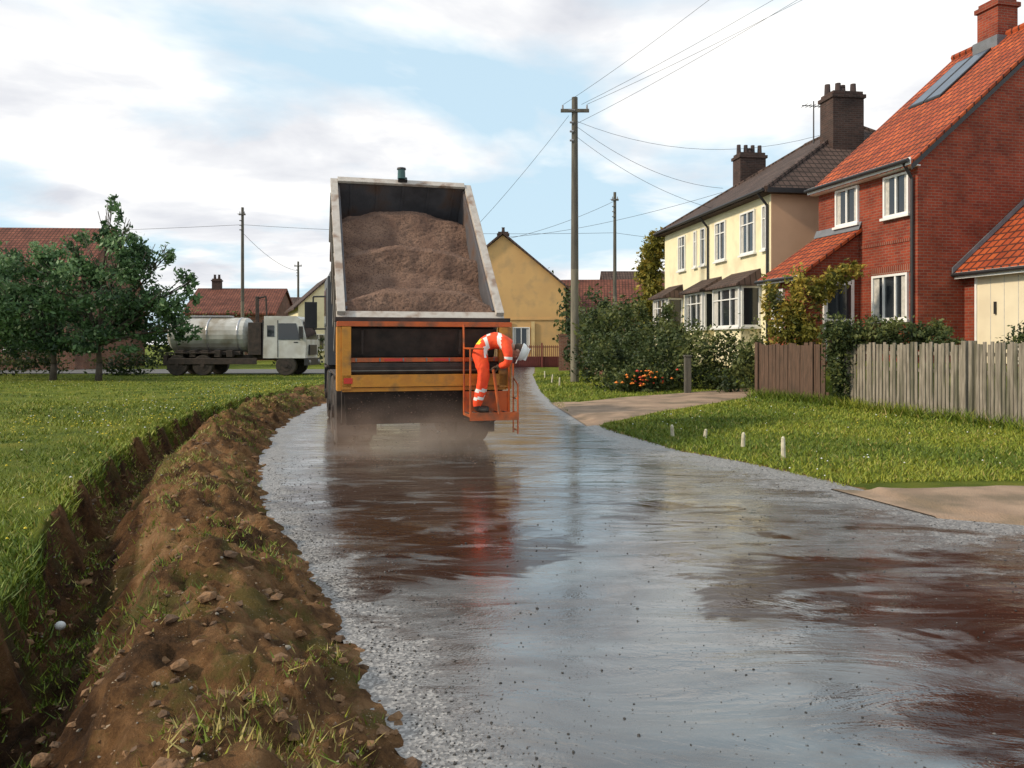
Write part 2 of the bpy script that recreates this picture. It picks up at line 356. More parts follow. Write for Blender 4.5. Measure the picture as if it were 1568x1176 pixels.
# ---------------------------------------------------------------- grass
gm=[MLeaf('grass_a',(.075,.12,.012),0),MLeaf('grass_b',(.15,.20,.018),0),MLeaf('grass_c',(.25,.27,.03),0),MLeaf('grass_dry',(.32,.26,.08),0)]
def blades(name,P,hmin,hmax,w,tone=None,mats=gm):
    n=len(P); h=hmin+(hmax-hmin)*rng.random(n)**1.5; an=rng.random(n)*2*np.pi
    d=np.stack([np.cos(an),np.sin(an),np.zeros(n)],1)*(w*(.7+.6*rng.random(n)))[:,None]
    le=rng.normal(size=(n,3))*.6; le[:,2]=1; tip=P+le*h[:,None]
    V=np.stack([P-d,P+d,tip],1).reshape(-1,3)
    pat=np.sin(P[:,0]*.9+np.sin(P[:,1]*.55)*2.3)*.5+np.sin(P[:,1]*1.3+P[:,0]*.5+np.sin(P[:,0]*2.1))*.5
    t=rng.random(n)*.7+pat*.3+.15; mi=np.clip((t*3).astype(int),0,2)
    mi=np.where(rng.random(n)<.05,3,mi)
    return npmesh(name,V,3,mats,mi)
def scatter_left(n,smin,smax,y0,y1,p=2.0):
    y=y0+(y1-y0)*rng.random(n)**p; s=smin+(smax-smin)*rng.random(n)**1.4; x=xl(y)-s
    return np.stack([x,y,gz(x,y)-.02],1)
P=np.vstack([scatter_left(80000,1.93,9,3.5,20,1.4),scatter_left(45000,1.93,20,14,40,1.2)])
wd=.004+.0006*P[:,1]
blades('grass_field',P,.025,.085,wd)
y=8.9+13*rng.random(60000)**1.3; x=xr(y)+.02+(np.interp(y,XF[0],XF[1])+.1-xr(y))*rng.random(60000)
lowd=np.interp(x,[1.3,2.2,3.3,6.3,7.5],[15,15.9,17.7,20.9,21.4])
k=(y<lowd+.02)|(x<1.3)
k&=y>8.7
P1=np.stack([x,y,gz(x,y)-.01],1)[k]
y=20.8+20*rng.random(30000)**1.2; x=xr(y)+.04+5*rng.random(30000)**1.2
far=np.interp(x,[1,1.7,3.2,6.6],[21.4,21,22.3,24]); k=(y>far+.02)
P2=np.stack([x,y,gz(x,y)-.01],1)[k]
P=np.vstack([P1,P2]); blades('grass_verge',P,.025,.08,.004+.0006*P[:,1])
T=[]
for (a,c) in (((6.4,20.8),(7.7,18.4)),((7.7,18.3),(8.75,15.2)),((8.7,15.2),(9.4,10.2))):
    t=rng.random(1600); off=-np.abs(rng.normal(size=1600))*.13-.05
    X_=a[0]+(c[0]-a[0])*t+off; Y_=a[1]+(c[1]-a[1])*t+off*.3; T.append(np.stack([X_,Y_,gz(X_,Y_)-.01],1))
P=np.vstack(T); blades('fence_weeds',P,.08,.34,np.full(len(P),.012))
T=[]
for i in range(2200):
    yy=1.8+26*random.random()**1.5; s=random.choice([random.uniform(.15,1.3),random.uniform(.5,1.2),random.uniform(.3,1.9),random.uniform(1.6,2.0)]); xx=float(xl(yy))-s; k_=random.randint(8,50)
    if noise.noise(Vector((xx*1.2,yy*1.2,2)))<-.02 and s<1.6: continue
    q=rng.normal(size=(k_,2))*random.uniform(.02,.11); X_=xx+q[:,0]; Y_=yy+q[:,1]; s_=xl(Y_)-X_
    T.append(np.stack([X_,Y_,gz(X_,Y_)+[lump(a,b_,c_) for a,b_,c_ in zip(X_,Y_,s_)]-.008],1)[s_>.08])
P=np.vstack(T); blades('bank_grass',P,.012,.06,.003+.0004*P[:,1],mats=[gm[0],gm[1],gm[3],gm[2]])
m_yel=M('buttercup',(.8,.6,.02),None,3,.6); m_daisy=M('daisy',(.8,.8,.78),None,3,.6)
def dots(name,P,r,mats,up=.1):
    b=B()
    for p in P:
        rr_=r*random.uniform(.6,1.3); z=p[2]+up*random.uniform(.6,1.3); mi=0 if random.random()<.8 else 1
        b.add([(p[0]-rr_,p[1],z),(p[0],p[1]-rr_,z),(p[0]+rr_,p[1],z),(p[0],p[1]+rr_,z),(p[0],p[1],z+rr_*.8),(p[0],p[1],z-rr_*.5)],
              [(0,1,4),(1,2,4),(2,3,4),(3,0,4),(1,0,5),(2,1,5),(3,2,5),(0,3,5)],mi)
    return b.make(name,mats)
Pf=np.vstack([scatter_left(450,2.1,14,5,34,1.0),scatter_left(400,2.1,5,12,30,1.0)])
dots('wildflowers',Pf,.014,[m_yel,m_daisy],.08)
dots('wildflowers',P1[rng.choice(len(P1),90)],.013,[m_daisy,m_yel],.07)

ph=(1+5**.5)/2
ICO=np.array([(-1,ph,0),(1,ph,0),(-1,-ph,0),(1,-ph,0),(0,-1,ph),(0,1,ph),(0,-1,-ph),(0,1,-ph),(ph,0,-1),(ph,0,1),(-ph,0,-1),(-ph,0,1)])/np.sqrt(1+ph*ph)
ICF=[(0,11,5),(0,5,1),(0,1,7),(0,7,10),(0,10,11),(1,5,9),(5,11,4),(11,10,2),(10,7,6),(7,1,8),(3,9,4),(3,4,2),(3,2,6),(3,6,8),(3,8,9),(4,9,5),(2,4,11),(6,2,10),(8,6,7),(9,8,1)]
def stones(name,pts,smin,smax,mats,flat=.6,smooth=False):
    b=B()
    for p in pts:
        r=smin+(smax-smin)*random.random()**4
        V=ICO*(.65+.7*rng.random((12,1)))*r*np.array([random.uniform(.8,1.3),random.uniform(.7,1.1),flat*random.uniform(.7,1.2)])
        a=random.random()*6.28; ca,sa=math.cos(a),math.sin(a)
        vs=[(p[0]+q[0]*ca-q[1]*sa,p[1]+q[0]*sa+q[1]*ca,p[2]+q[2]) for q in V]
        b.add(vs,ICF,random.randrange(len(mats)))
    return b.make(name,mats,smooth=smooth)
m_st=[M('stone_tan',(.36,.27,.18),None,20,.9),M('stone_grey',(.24,.21,.17),None,20,.9),M('clod_brown',(.24,.13,.06),(.12,.065,.03),20,.95,.8,40)]
pts=[]
for i in range(7200):
    yy=1.8+22*random.random()**1.8; s=random.uniform(.02,1.9); xx=float(xl(yy))-s; pts.append((xx,yy,float(gz(xx,yy))+lump(xx,yy,s)-.004))
stones('soil_stones',pts[:3800],.0035,.015,m_st)
stones('soil_clods',pts[3800:],.006,.045,[m_st[2],m_st[2],M('clod_dark',(.11,.062,.032),None,20,.95,.8,40)],.6)
b=B(); b.sphere((0,0,0),(.035,.03,.028),0,12,8); o=b.make('litter',[m_daisy]); o.location=(-2.95,5.2,float(gz(-2.95,5.2))+.05)
m_ch=[M('chipping_dark',(.03,.027,.025),None,20,.6),M('chipping_grey',(.13,.12,.115),None,20,.6)]
pts=[]
for i in range(8500):
    yy=2.2+9*random.random()**1.6; a=float(xl(yy)); b_=float(xr(yy)); q=random.random()
    if q<.35: xx=a-.02+abs(random.gauss(0,.3))
    elif q<.6: xx=b_-abs(random.gauss(0,1.0))
    else: xx=random.uniform(a,b_)
    pts.append((xx,yy,.002))
stones('loose_chippings',pts,.002,.009,m_ch+[m_ch[0]])

# ---------------------------------------------------------------- window helper
def wbox(b,ax,pl,a0,a1,d0,d1,z0,z1,m):
    if ax=='f': b.box(a0,a1,pl-d0,pl-d1,z0,z1,m)
    elif ax=='b': b.box(a0,a1,pl+d0,pl+d1,z0,z1,m)
    elif ax=='r': b.box(pl+d0,pl+d1,a0,a1,z0,z1,m)
    else: b.box(pl-d0,pl-d1,a0,a1,z0,z1,m)
def window(b,ax,pl,a0,a1,z0,z1,nm=2,fr=.06,trans=0,curt=True):
    wbox(b,ax,pl,a0+fr,a1-fr,.004,.015,z0+fr,z1-fr,1)
    for q in ((a0,a0+fr),(a1-fr,a1)): wbox(b,ax,pl,q[0],q[1],.0,.07,z0,z1,0)
    wbox(b,ax,pl,a0+fr,a1-fr,0,.068,z1-fr,z1,0); wbox(b,ax,pl,a0+fr,a1-fr,0,.068,z0,z0+fr,0)
    for i in range(1,nm):
        c=a0+(a1-a0)*i/nm; wbox(b,ax,pl,c-.03,c+.03,.016,.06,z0+fr,z1-fr,0)
    if trans: zt=z1-(z1-z0)*.3; wbox(b,ax,pl,a0+fr,a1-fr,.016,.055,zt-.02,zt+.02,0)
    wbox(b,ax,pl,a0-.06,a1+.06,0,.12,z0-.07,z0-.003,0)
    if curt:
        w=(a1-a0-2*fr)*.16
        wbox(b,ax,pl,a0+fr,a0+fr+w,.0155,.02,z0+fr,z1-fr,2); wbox(b,ax,pl,a1-fr-w,a1-fr,.0155,.02,z0+fr,z1-fr,2)
WM=[m_white,m_glass,m_curtain]
def chimney(b,x,y,w,d,z0,z1,pots=2,m=0,mp=1,ph=.35):
    b.box(x-w/2,x+w/2,y-d/2,y+d/2,z0,z1-.25,m)
    b.box(x-w/2-.06,x+w/2+.06,y-d/2-.06,y+d/2+.06,z1-.25,z1-.12,m)
    b.box(x-w/2+.02,x+w/2-.02,y-d/2+.02,y+d/2-.02,z1-.12,z1,m)
    for i in range(pots):
        px=x-w/2+w*(i+.5)/pots; b.cyl((px,y,z1-.02),(px,y,z1+ph),.13,.1,10,mp); b.cyl((px,y,z1+ph),(px,y,z1+ph+.04),.13,.13,10,mp)

# ---------------------------------------------------------------- red brick house
H=empty('brick_house',(9.24,24,0),math.atan2(-.972,.233))
g0=.0; EZ=6.25; LN=4.1; D=9.88; RZ=10.5
b=B(); b.box(0,LN,0,D,g0,EZ)
b.slab([(LN,0,EZ),(LN,D,EZ),(LN,D/2,RZ-.1)],(-.3,0,0)); b.slab([(0,0,EZ),(0,D/2,RZ-.1),(0,D,EZ)],(.3,0,0))
b.box(.05,1.85,-1.71,0,g0,3.5); b.slab([(1.85,-1.71,3.5),(1.85,-.002,3.5),(1.85,-.002,4.6)],(-.25,0,0))
b.box(LN,LN+4.5,1.4,6.4,g0,3.5); b.slab([(LN+4.5,1.4,3.5),(LN+4.5,6.4,3.5),(LN+4.5,3.9,5.6)],(-.2,0,0))
b.make('walls',[m_brick],H)
b=B()
def roofpl(b,x0,x1,y0,z0,y1,z1,th=.09,m=0):
    b.slab([(x0,y0,z0),(x1,y0,z0),(x1,y1,z1),(x0,y1,z1)],(0,0,-th),m)
ov=.3; k=(RZ-EZ)/(D/2)
roofpl(b,-.1,LN+.12,-ov,EZ+.12-ov*k,D/2,RZ+.12); roofpl(b,-.1,LN+.12,D+ov,EZ+.12-ov*k,D/2,RZ+.12)
b.cyl((-.12,D/2,RZ+.12),(LN+.14,D/2,RZ+.12),.12,.12,8)
roofpl(b,-.1,2.0,-1.98,3.46,-.003,4.78)
roofpl(b,LN+.003,LN+4.6,1.1,3.42,3.9,5.75); roofpl(b,LN+.003,LN+4.6,6.7,3.42,3.9,5.75)
b.make('roof',[m_otile],H)
b=B()
b.box(-.1,LN+.12,-ov-.02,-ov+.0,EZ-.2,EZ-.02+.0,0); b.box(-.1,LN+.1,-ov,0,EZ-.22,EZ-.19,0)
b.box(-.08,1.98,-2.02,-1.985,3.3,3.44,0); b.box(LN+.01,LN+4.6,1.08,1.1,3.22,3.38,0)
b.slab([(LN+.13,-.3,EZ-.2),(LN+.13,D/2,RZ-.02),(LN+.13,D/2,RZ-.14),(LN+.13,-.3,EZ-.34)],(.02,0,0),1)
b.cyl((-.1,-ov-.09,EZ-.1),(LN+.12,-ov-.09,EZ-.1),.055,.055,8,1)
b.tube([(LN-.1,-ov-.05,EZ-.12),(LN-.12,-.07,EZ-.5),(LN-.12,-.07,g0)],.04,8,1)
b.cyl((-.08,-2.07,3.38),(1.98,-2.07,3.38),.05,.05,8,1); b.cyl((LN,1.03,3.32),(LN+4.6,1.03,3.32),.05,.05,8,1)
b.slab([(LN+.015,1.0,3.5),(LN+.015,3.9,5.92),(LN+.015,3.9,5.78),(LN+.015,1.0,3.36)],(.03,0,0),2)
b.slab([(-.1,-.1,4.74),(1.98,-.1,4.74),(1.98,-.01,4.95),(-.1,-.01,4.95)],(0,0,.02),2)
b.make('gutters_and_fascia',[m_white,m_black,m_lead],H)
b=B()
window(b,'f',0,.87,1.87,4.95,6.0,2); window(b,'f',0,2.9,3.84,4.9,5.98,2); window(b,'f',0,2.45,3.8,2.2,3.4,3)
window(b,'f',-1.71,.3,.9,2.0,3.15,1)
b.make('windows',WM,H)
m_lint=MB('brick_lintel',(.28,.06,.03),(.2,.04,.022),(.3,.2,.15),.075,.23,.01)
b=B(); b.box(2.4,3.85,-.02,-.002,3.41,3.62); b.box(.1,LN-.25,-.018,-.002,4.2,4.28); b.make('brick_courses',[m_lint],H)
b=B()
wbox(b,'r',1.85,-1.15,-.2,0,.07,1.1,3.35,0); wbox(b,'r',1.85,-1.04,-.31,.071,.08,1.2,3.2,1); wbox(b,'r',1.85,-1.04,-.31,.081,.11,2.2,2.26,0)
wbox(b,'f',1.4,LN+.46,LN+2.9,0,.05,1.1,3.25,2)
for i in range(1,6): wbox(b,'f',1.4,LN+.46+i*.4,LN+.475+i*.4,.05,.056,1.1,3.2,3)
wbox(b,'f',1.4,LN+.40,LN+.46,0,.08,1.1,3.3,0)
wbox(b,'f',1.4,LN+1.0,LN+1.05,.056,.1,2.3,2.6,4)
b.make('doors',[m_white,m_glass,m_garage,m_curtain,m_black],H)
b=B(); kk=(RZ-EZ)/(D/2)
for i in range(2):
    s0=.65+i*.66; s1=s0+.62; h0,h1=2.6,4.35; z=lambda h:EZ+.19+kk*h
    b.slab([(s0,h0,z(h0)),(s1,h0,z(h0)),(s1,h1,z(h1)),(s0,h1,z(h1))],(0,0,-.05),1)
    b.slab([(s0+.05,h0+.05,z(h0+.05)+.006),(s1-.05,h0+.05,z(h0+.05)+.006),(s1-.05,h1-.05,z(h1-.05)+.006),(s0+.05,h1-.05,z(h1-.05)+.006)],(0,0,-.004),0)
b.make('solar_panels',[m_solar,m_black],H)
b=B(); chimney(b,1.55,D/2,.75,.7,RZ-.5,RZ+1.2,1,0,1,.3); b.box(1.1,2.0,D/2-.45,D/2+.45,RZ-.3,RZ+.06,2); b.make('chimney',[m_brick,m_pot,m_lead],H)

# ---------------------------------------------------------------- cream house
H=empty('rendered_house',(7.1,37,0),math.atan2(-.99,.143))
LN=10.6;D=10;EZ=6.7;RZ=9.95
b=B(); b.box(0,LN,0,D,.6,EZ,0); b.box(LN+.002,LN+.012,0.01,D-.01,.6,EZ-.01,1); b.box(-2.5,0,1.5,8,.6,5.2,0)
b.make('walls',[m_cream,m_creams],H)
b=B(); o_=.35; ez=EZ-.02
c=[(-o_,-o_,ez),(LN+o_,-o_,ez),(LN+o_,D+o_,ez),(-o_,D+o_,ez)]; r1=(3.6,D/2,RZ+.1); r2=(LN-3.5,D/2,RZ+.1)
b.add([*c,r1,r2,(-o_,-o_,ez-.12),(LN+o_,-o_,ez-.12),(LN+o_,D+o_,ez-.12),(-o_,D+o_,ez-.12)],[(0,1,5,4),(1,2,5),(2,3,4,5),(3,0,4),(6,7,1,0),(7,8,2,1),(8,9,3,2),(9,6,0,3),(6,9,8,7)])
for p in (c[0],c[3]): b.cyl(p,r1,.08,.08,6)
for p in (c[1],c[2]): b.cyl(p,r2,.08,.08,6)
b.cyl(r1,r2,.1,.1,6)
b.slab([(-2.7,1.2,5.1),(0,1.2,5.1),(0,4.75,7),(-2.7,4.75,7)],(0,0,-.1)); b.slab([(-2.7,8.3,5.1),(0,8.3,5.1),(0,4.75,7),(-2.7,4.75,7)],(0,0,-.1))
bays=[(.6,2.3),(4.6,6.5),(7.5,9.8)]
for x0,x1 in bays:
    b.add([(x0-.2,-.95,3.62),(x1+.2,-.95,3.62),(x1+.05,-.003,4.15),(x0-.05,-.003,4.15),(x0-.2,-.95,3.55),(x1+.2,-.95,3.55),(x1+.2,-.003,3.55),(x0-.2,-.003,3.55)],
          [(0,1,2,3),(4,5,1,0),(1,5,6,2),(4,0,3,7),(4,7,6,5)])
b.make('roof',[m_btile],H)
b=B()
for x0,x1 in ((1.9,2.75),(3.75,4.05),(4.5,5.0),(6.0,7.0),(8.3,9.5),(10.05,10.35)): window(b,'f',0,x0,x1,4.75,6.25,2 if x1-x0>.6 else 1,trans=1)
for x0,x1 in bays:
    b.box(x0,x1,-.7,-.002,.9,2.12,3); window(b,'f',-.7,x0,x1,2.15,3.55,3,.07,trans=1); window(b,'r',x1,-.69,0,2.15,3.55,1,.07,curt=False)
    b.box(x0+.01,x1-.01,-.69,-.003,2.12,3.55,1)
window(b,'r',LN+.012,3.5,4.3,4.8,5.9,1)
b.make('windows',WM+[m_cream],H)
b=B(); b.cyl((-.3,-.42,EZ-.05),(LN+.3,-.42,EZ-.05),.06,.06,8); b.tube([(LN-.15,-.4,EZ-.1),(LN-.15,-.06,EZ-.5),(LN-.15,-.06,.9)],.045,8)
b.tube([(5.3,-.4,EZ-.1),(5.3,-.06,EZ-.5),(5.3,-.06,.9)],.045,8); b.box(LN+.36,LN+.40,-.3,D,EZ-.16,EZ,0); b.make('gutters',[m_black],H)
b=B(); chimney(b,8.3,D/2-1.1,.9,1.2,8.3,10.75,1,0,1,.25)
for i in range(4): b.cyl((8.1+.2*(i%2),D/2-1.55+i*.3,10.7),(8.1+.2*(i%2),D/2-1.55+i*.3,11.15),.12,.1,8,1)
chimney(b,1.6,3.4,.8,1.2,7.6,10.1,1,0,1,.2)
for i in range(4): b.cyl((1.6,2.9+i*.33,10.05),(1.6,2.9+i*.33,10.5),.11,.09,8,1)
b.make('chimneys',[m_brickd,m_pot],H)
b=B(); b.cyl((5.4,4.4,9.5),(5.4,4.4,11.4),.03,.025,6); b.cyl((5.4,3.9,11.2),(5.4,5.0,11.2),.02,.02,5)
for i in range(6): b.cyl((5.15,4+i*.18,11.2),(5.65,4+i*.18,11.2),.012,.012,4)
b.make('tv_aerial',[m_black],H)

# ---------------------------------------------------------------- generic houses
def gable_house(name,x,y,w,dp,ez,rz,mw,mr,rot=0,wins=(),chim=None,base=0):
    Hh=empty(name,(x,y,0),rot)
    b=B(); b.box(-w/2,w/2,0,dp,base,ez); b.slab([(-w/2,0,ez),(w/2,0,ez),(0,0,rz-.12)],(0,.3,0)); b.slab([(-w/2,dp,ez),(0,dp,rz-.12),(w/2,dp,ez)],(0,-.3,0)); b.make('walls',[mw],Hh)
    b=B(); k=(rz-ez)/(w/2); o=.35
    for sg in (-1,1): b.slab([(sg*(w/2+o),-.25,ez-o*k+.1),(0,-.25,rz+.1),(0,dp+.25,rz+.1),(sg*(w/2+o),dp+.25,ez-o*k+.1)],(0,0,-.16))
    b.make('roof',[mr],Hh)
    if wins:
        b=B()
        for q in wins: window(b,'f',0,*q)
        b.make('windows',WM,Hh)
    if chim:
        b=B(); chimney(b,chim[0],chim[1],chim[2],.6,rz-.8,rz+chim[3],1,0,1,.3); b.make('chimney',[m_brickd,m_pot],Hh)
    return Hh
def side_house(name,x,y,w,dp,ez,rz,mw,mr,rot=0,wins=(),chims=(),hip=0):
    Hh=empty(name,(x,y,0),rot)
    b=B(); b.box(-w/2,w/2,0,dp,0,ez)
    if not hip:
        for sx in (-w/2,w/2-.3): b.slab([(sx,0,ez),(sx,dp,ez),(sx,dp/2,rz-.12)],(.3,0,0))
    b.make('walls',[mw],Hh)
    b=B(); k=(rz-ez)/(dp/2); o=.35
    for a in (-1,1):
        ya=-o if a<0 else dp+o
        b.slab([(-w/2-.2,ya,ez-o*k+.1),(w/2+.2,ya,ez-o*k+.1),(w/2+.2-hip,dp/2,rz+.1),(-w/2-.2+hip,dp/2,rz+.1)],(0,0,-.15))
    b.make('roof',[mr],Hh)
    if wins:
        b=B()
        for q in wins: window(b,'f',0,*q)
        b.make('windows',WM,Hh)
    if chims:
        b=B()
        for cx in chims: chimney(b,cx,dp/2,.8,.6,rz-.6,rz+1.0,2)
        b.make('chimneys',[m_brickd,m_pot],Hh)
    return Hh
OH=gable_house('ochre_house',-.65,56,8.8,12,5.6,9.3,m_ochre,m_btile,0,[(.7,1.9,1.2,2.7,2)],(.0,3,.8,.5))
b=B(); b.box(-4.4,4.4,-.06,-.003,3.2,3.32,0); b.make('string_band',[m_ochre],OH)
b=B(); b.box(.35,.6,-.12,-.062,0,3.1,0); b.box(2.0,2.25,-.12,-.062,0,3.1,0); b.make('pilasters',[M('ochre_trim',(.68,.5,.24),None,2,.9)],OH)
side_house('brown_roofed_house',8.2,60,9,8,3.6,6.6,m_brick2,m_rtile,-.1,[(-3,-1.4,1.2,2.5,2),(1,2.6,1.2,2.5,2)])
side_house('cottage',13,66,10,8,4.6,7.8,m_creams,m_btile,0,[(-3,-1.4,1.2,2.5,2)])
side_house('long_brick_house',-34.5,46,18,10,4.8,8.9,m_brick2,m_rtile,.05,[(-6,-4.2,1.2,2.6,3),(-1.5,.3,1.2,2.6,3),(5,6.6,1.2,2.6,3)])
side_house('terraced_house',-25.5,72,8,8,4.4,6.7,m_brick2,m_rtile,.05,[(-2.5,-1,1,2.3,2),(.8,2.4,1,2.3,2)],(-2.4,))
side_house('terraced_house',-22.2,78,4.6,8,4.6,6.2,m_brick2,m_btile,.1,[(-1,.6,1,2.3,2),(-1,.6,3.2,4.3,2)])
gable_house('white_cottage',-14.5,64,5.2,10,4.6,7.0,m_cream,m_btile,.35,[(-1.6,-.4,1.0,2.3,2),(.6,1.8,3.2,4.3,2)])
side_house('white_cottage',-9.6,52,5.0,7,3.6,5.8,m_cream,m_btile,-.25,[(-1.4,-.1,1.0,2.3,2)])

# ---------------------------------------------------------------- fences, walls
m_fgrey=M('weathered_fence',(.33,.29,.23),(.18,.155,.12),5,.9,.6,25,stretch=(5,5,.6),dirt=(.11,.105,.07),dirt_scale=1.5)
m_fbr=M('brown_fence',(.13,.075,.05),(.07,.045,.03),5,.9,.6,25,stretch=(5,5,.6))
def fence(name,p,q,h,mat,pw=.1,gap=.02,post=1.8,z0=None):
    p=Vector(p);q=Vector(q); Ld=(q-p).length; d=(q-p)/Ld; ang=math.atan2(d.y,d.x); b=B()
    n=int(Ld/(pw+gap))
    for i in range(n):
        c=p+d*(i+.5)*(pw+gap); zb=float(gz(c.x,c.y)); T=Matrix.Translation((c.x,c.y,0))@Matrix.Rotation(ang,4,'Z')@Matrix.Rotation(random.uniform(-.015,.015),4,'Y')
        b.box(-pw/2,pw/2,-.012+random.uniform(-.006,.004),.012,max(zb,0)-.05,h+random.uniform(-.045,.025),0,T)
    for i in range(int(Ld/post)+1):
        c=p+d*min(i*post,Ld); T=Matrix.Translation((c.x,c.y,0))@Matrix.Rotation(ang,4,'Z')
        b.box(-.05,.05,-.06,.05,0,h+.04,0,T)
    T=Matrix.Translation((p.x,p.y,0))@Matrix.Rotation(ang,4,'Z')
    for z in (.35,1.0,h-.25): b.box(0,Ld,.02,.06,z,z+.07,0,T)
    return b.make(name,[mat])
fence('wooden_fence',(6.45,20.9),(7.5,18.9),1.58,m_fbr,.12,.008)
fence('wooden_fence',(7.75,18.4),(8.75,15.35),1.6,m_fgrey,.07,.028,3.2)
fence('wooden_fence',(8.8,15.2),(9.3,10.2),1.6,m_fgrey,.07,.028,3.2)
b=B(); b.box(2.6,5.5,44,44.3,0,2.0); b.box(2.55,5.55,43.96,44.34,2.0,2.08); b.box(3.9,4.3,34,42,0,1.3); b.make('garden_brick_wall',[m_brick2])
m_rail=M('red_railing',(.22,.05,.04),None,4,.6)
b=B()
for i in range(46): b.box(-2+i*.13,-1.96+i*.13,52.0,52.04,.1,1.45)
for z in (.25,1.3): b.box(-2,4,52.045,52.08,z,z+.06)
for i in range(4): b.box(-2+i*1.95,-1.9+i*1.95,51.9,52.0,0,1.6)
b.box(-3,5,52.3,52.5,0,.7)
b.make('garden_railing',[m_rail])
b=B(); b.box(-.09,.09,-.09,.09,-.1,1.1); b.box(-.11,.11,-.11,.11,1.1,1.15); o=b.make('gate_post',[m_timber],bevel=.01); o.location=(5.05,22.9,.1)
m_mark=M('marker_white',(.62,.58,.45),(.4,.36,.27),12,.8)
for i,(x,y,h) in enumerate([(2.68,13.3,.17),(3.15,13.0,.12),(3.45,11.9,.19),(3.68,10.8,.26),(1.55,31,.3),(1.7,28.5,.3),(1.45,35,.3)]):
    b=B(); b.cyl((0,0,-.05),(0,0,h),.035,.028,8); b.cyl((0,0,h),(.006,0,h+.025),.028,.012,8); o=b.make('marker_post',[m_mark],bevel=.003); o.location=(x,y,float(gz(x,y))); o.rotation_euler=(random.uniform(-.12,.12),random.uniform(-.12,.12),0)

# ---------------------------------------------------------------- poles + wires
def pole(x,y,h,r=.15,arm=1.1,mat=m_timber,ins=True):
    b=B(); b.cyl((0,0,-.3),(0,0,h*.4),r,r*.9,14,2); b.cyl((0,0,h*.4),(0,0,h),r*.9,r*.7,14)
    if arm: b.box(-arm/2,arm/2,-.14,-.04,h-.6,h-.48)
    if ins and arm:
        for q in (-arm/2+.08,arm/2-.08): b.cyl((q,-.09,h-.48),(q,-.09,h-.32),.04,.03,8,1)
        b.tube([(.0,-.16,h-.54),(-.35,-.11,h-.5)],.02,6,1)
        for z in (h-1.0,h-1.35,h-1.7): b.cyl((-.06,-.1,z),(-.2,-.12,z),.05,.04,8,1)
        b.box(r-.03,r+.0,-.02,.02,.1,2.6,1)
    o=b.make('utility_pole',[mat,m_ceram,M('pole_foot',(.2,.18,.13),(.12,.11,.085),3,.85,stretch=(4,4,.5))],smooth=False); o.location=(x,y,0); return o
pole(2.44,31,11.15,.165); pole(7.1,55,12.0,.14,.5); pole(-20.3,60,11.8,.14,.5); pole(-25.5,95,11.3,.16,.9)
cu=bpy.data.curves.new('power_line','CURVE'); cu.dimensions='3D'; cu.bevel_depth=.0075; cu.bevel_resolution=1
def wire(p,q,sag=.3,n=14):
    s=cu.splines.new('POLY'); s.points.add(n)
    for i in range(n+1):
        t=i/n; P=Vector(p).lerp(Vector(q),t); P.z-=sag*4*t*(1-t); s.points[i].co=(*P,1); s.points[i].radius=max(.5,P.y/33)
wire((2.9,30.9,10.85),(13.5,6.5,10.6),.35);wire((2.7,30.9,10.85),(12.2,6.5,10.7),.35);wire((2.0,30.9,10.85),(9.0,6.5,10.5),.35);wire((2.5,30.9,10.1),(11.4,6.5,10.2),.35)
wire((2.2,30.85,10.4),(-8.5,51,3.9),.9)
wire((-70,64,10.6),(-20.3,60,10.5),.5); wire((-20.3,60,10.5),(7.1,55,9.2),.3); wire((7.1,55,9.2),(20,52,8),.3)
wire((2.5,30.9,10.0),(9.0,34,8.2),.5); wire((2.5,30.9,9.6),(8.0,31.5,6.9),.35); wire((2.5,30.9,10.2),(12.2,30,9.6),.9)
wire((-20.3,60,9.9),(-25.5,95,10.2),.6); wire((-1,59,9.4),(9.5,36,8.4),.4); wire((7.1,55,11.4),(-1,60,9.3),.3)
o=bpy.data.objects.new('power_line',cu); cu.materials.append(m_wire); col.objects.link(o)

# ---------------------------------------------------------------- trees & shrubs
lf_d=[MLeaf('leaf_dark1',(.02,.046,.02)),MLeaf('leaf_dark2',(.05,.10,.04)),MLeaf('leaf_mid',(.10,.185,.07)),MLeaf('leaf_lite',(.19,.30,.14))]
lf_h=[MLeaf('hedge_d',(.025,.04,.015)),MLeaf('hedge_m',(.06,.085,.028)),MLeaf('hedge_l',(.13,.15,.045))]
lf_y=[MLeaf('creeper_d',(.06,.07,.015)),MLeaf('creeper_m',(.19,.18,.03)),MLeaf('creeper_l',(.38,.29,.05))]
m_bark=M('bark',(.10,.08,.06),(.05,.04,.03),6,.9,.6,30)
def tree(x,y,th,blobs,n,size,mats,r=.16,cl=17,sig=.15):
    T=empty('deciduous_tree',(x,y,0)); b=B(); prev=Vector((0,0,-.1))
    pts=[prev,Vector((.05,0,th*.5)),Vector((-.03,.05,th))]
    for i in range(2): b.cyl(pts[i],pts[i+1],r*(1-.25*i),r*(.75-.2*i),10)
    for q in blobs:
        c=Vector(q[:3]); mid=pts[2].lerp(c,.5)+Vector((random.uniform(-.2,.2),0,.2)); b.cyl(pts[2],mid,r*.45,r*.28,7); b.cyl(mid,c,r*.28,r*.1,6)
        for _ in range(9):
            e=c+Vector((random.uniform(-1,1)*q[3],random.uniform(-1,1)*q[4],random.uniform(-.3,1.1)*q[5])); b.cyl(mid.lerp(c,random.random()),e,r*.12,.012,5)
    b.make('trunk',[m_bark],T,smooth=True); leaves('crown',blobs,n,size,mats,T,clumps=cl,sig=sig,shell=.3); return T
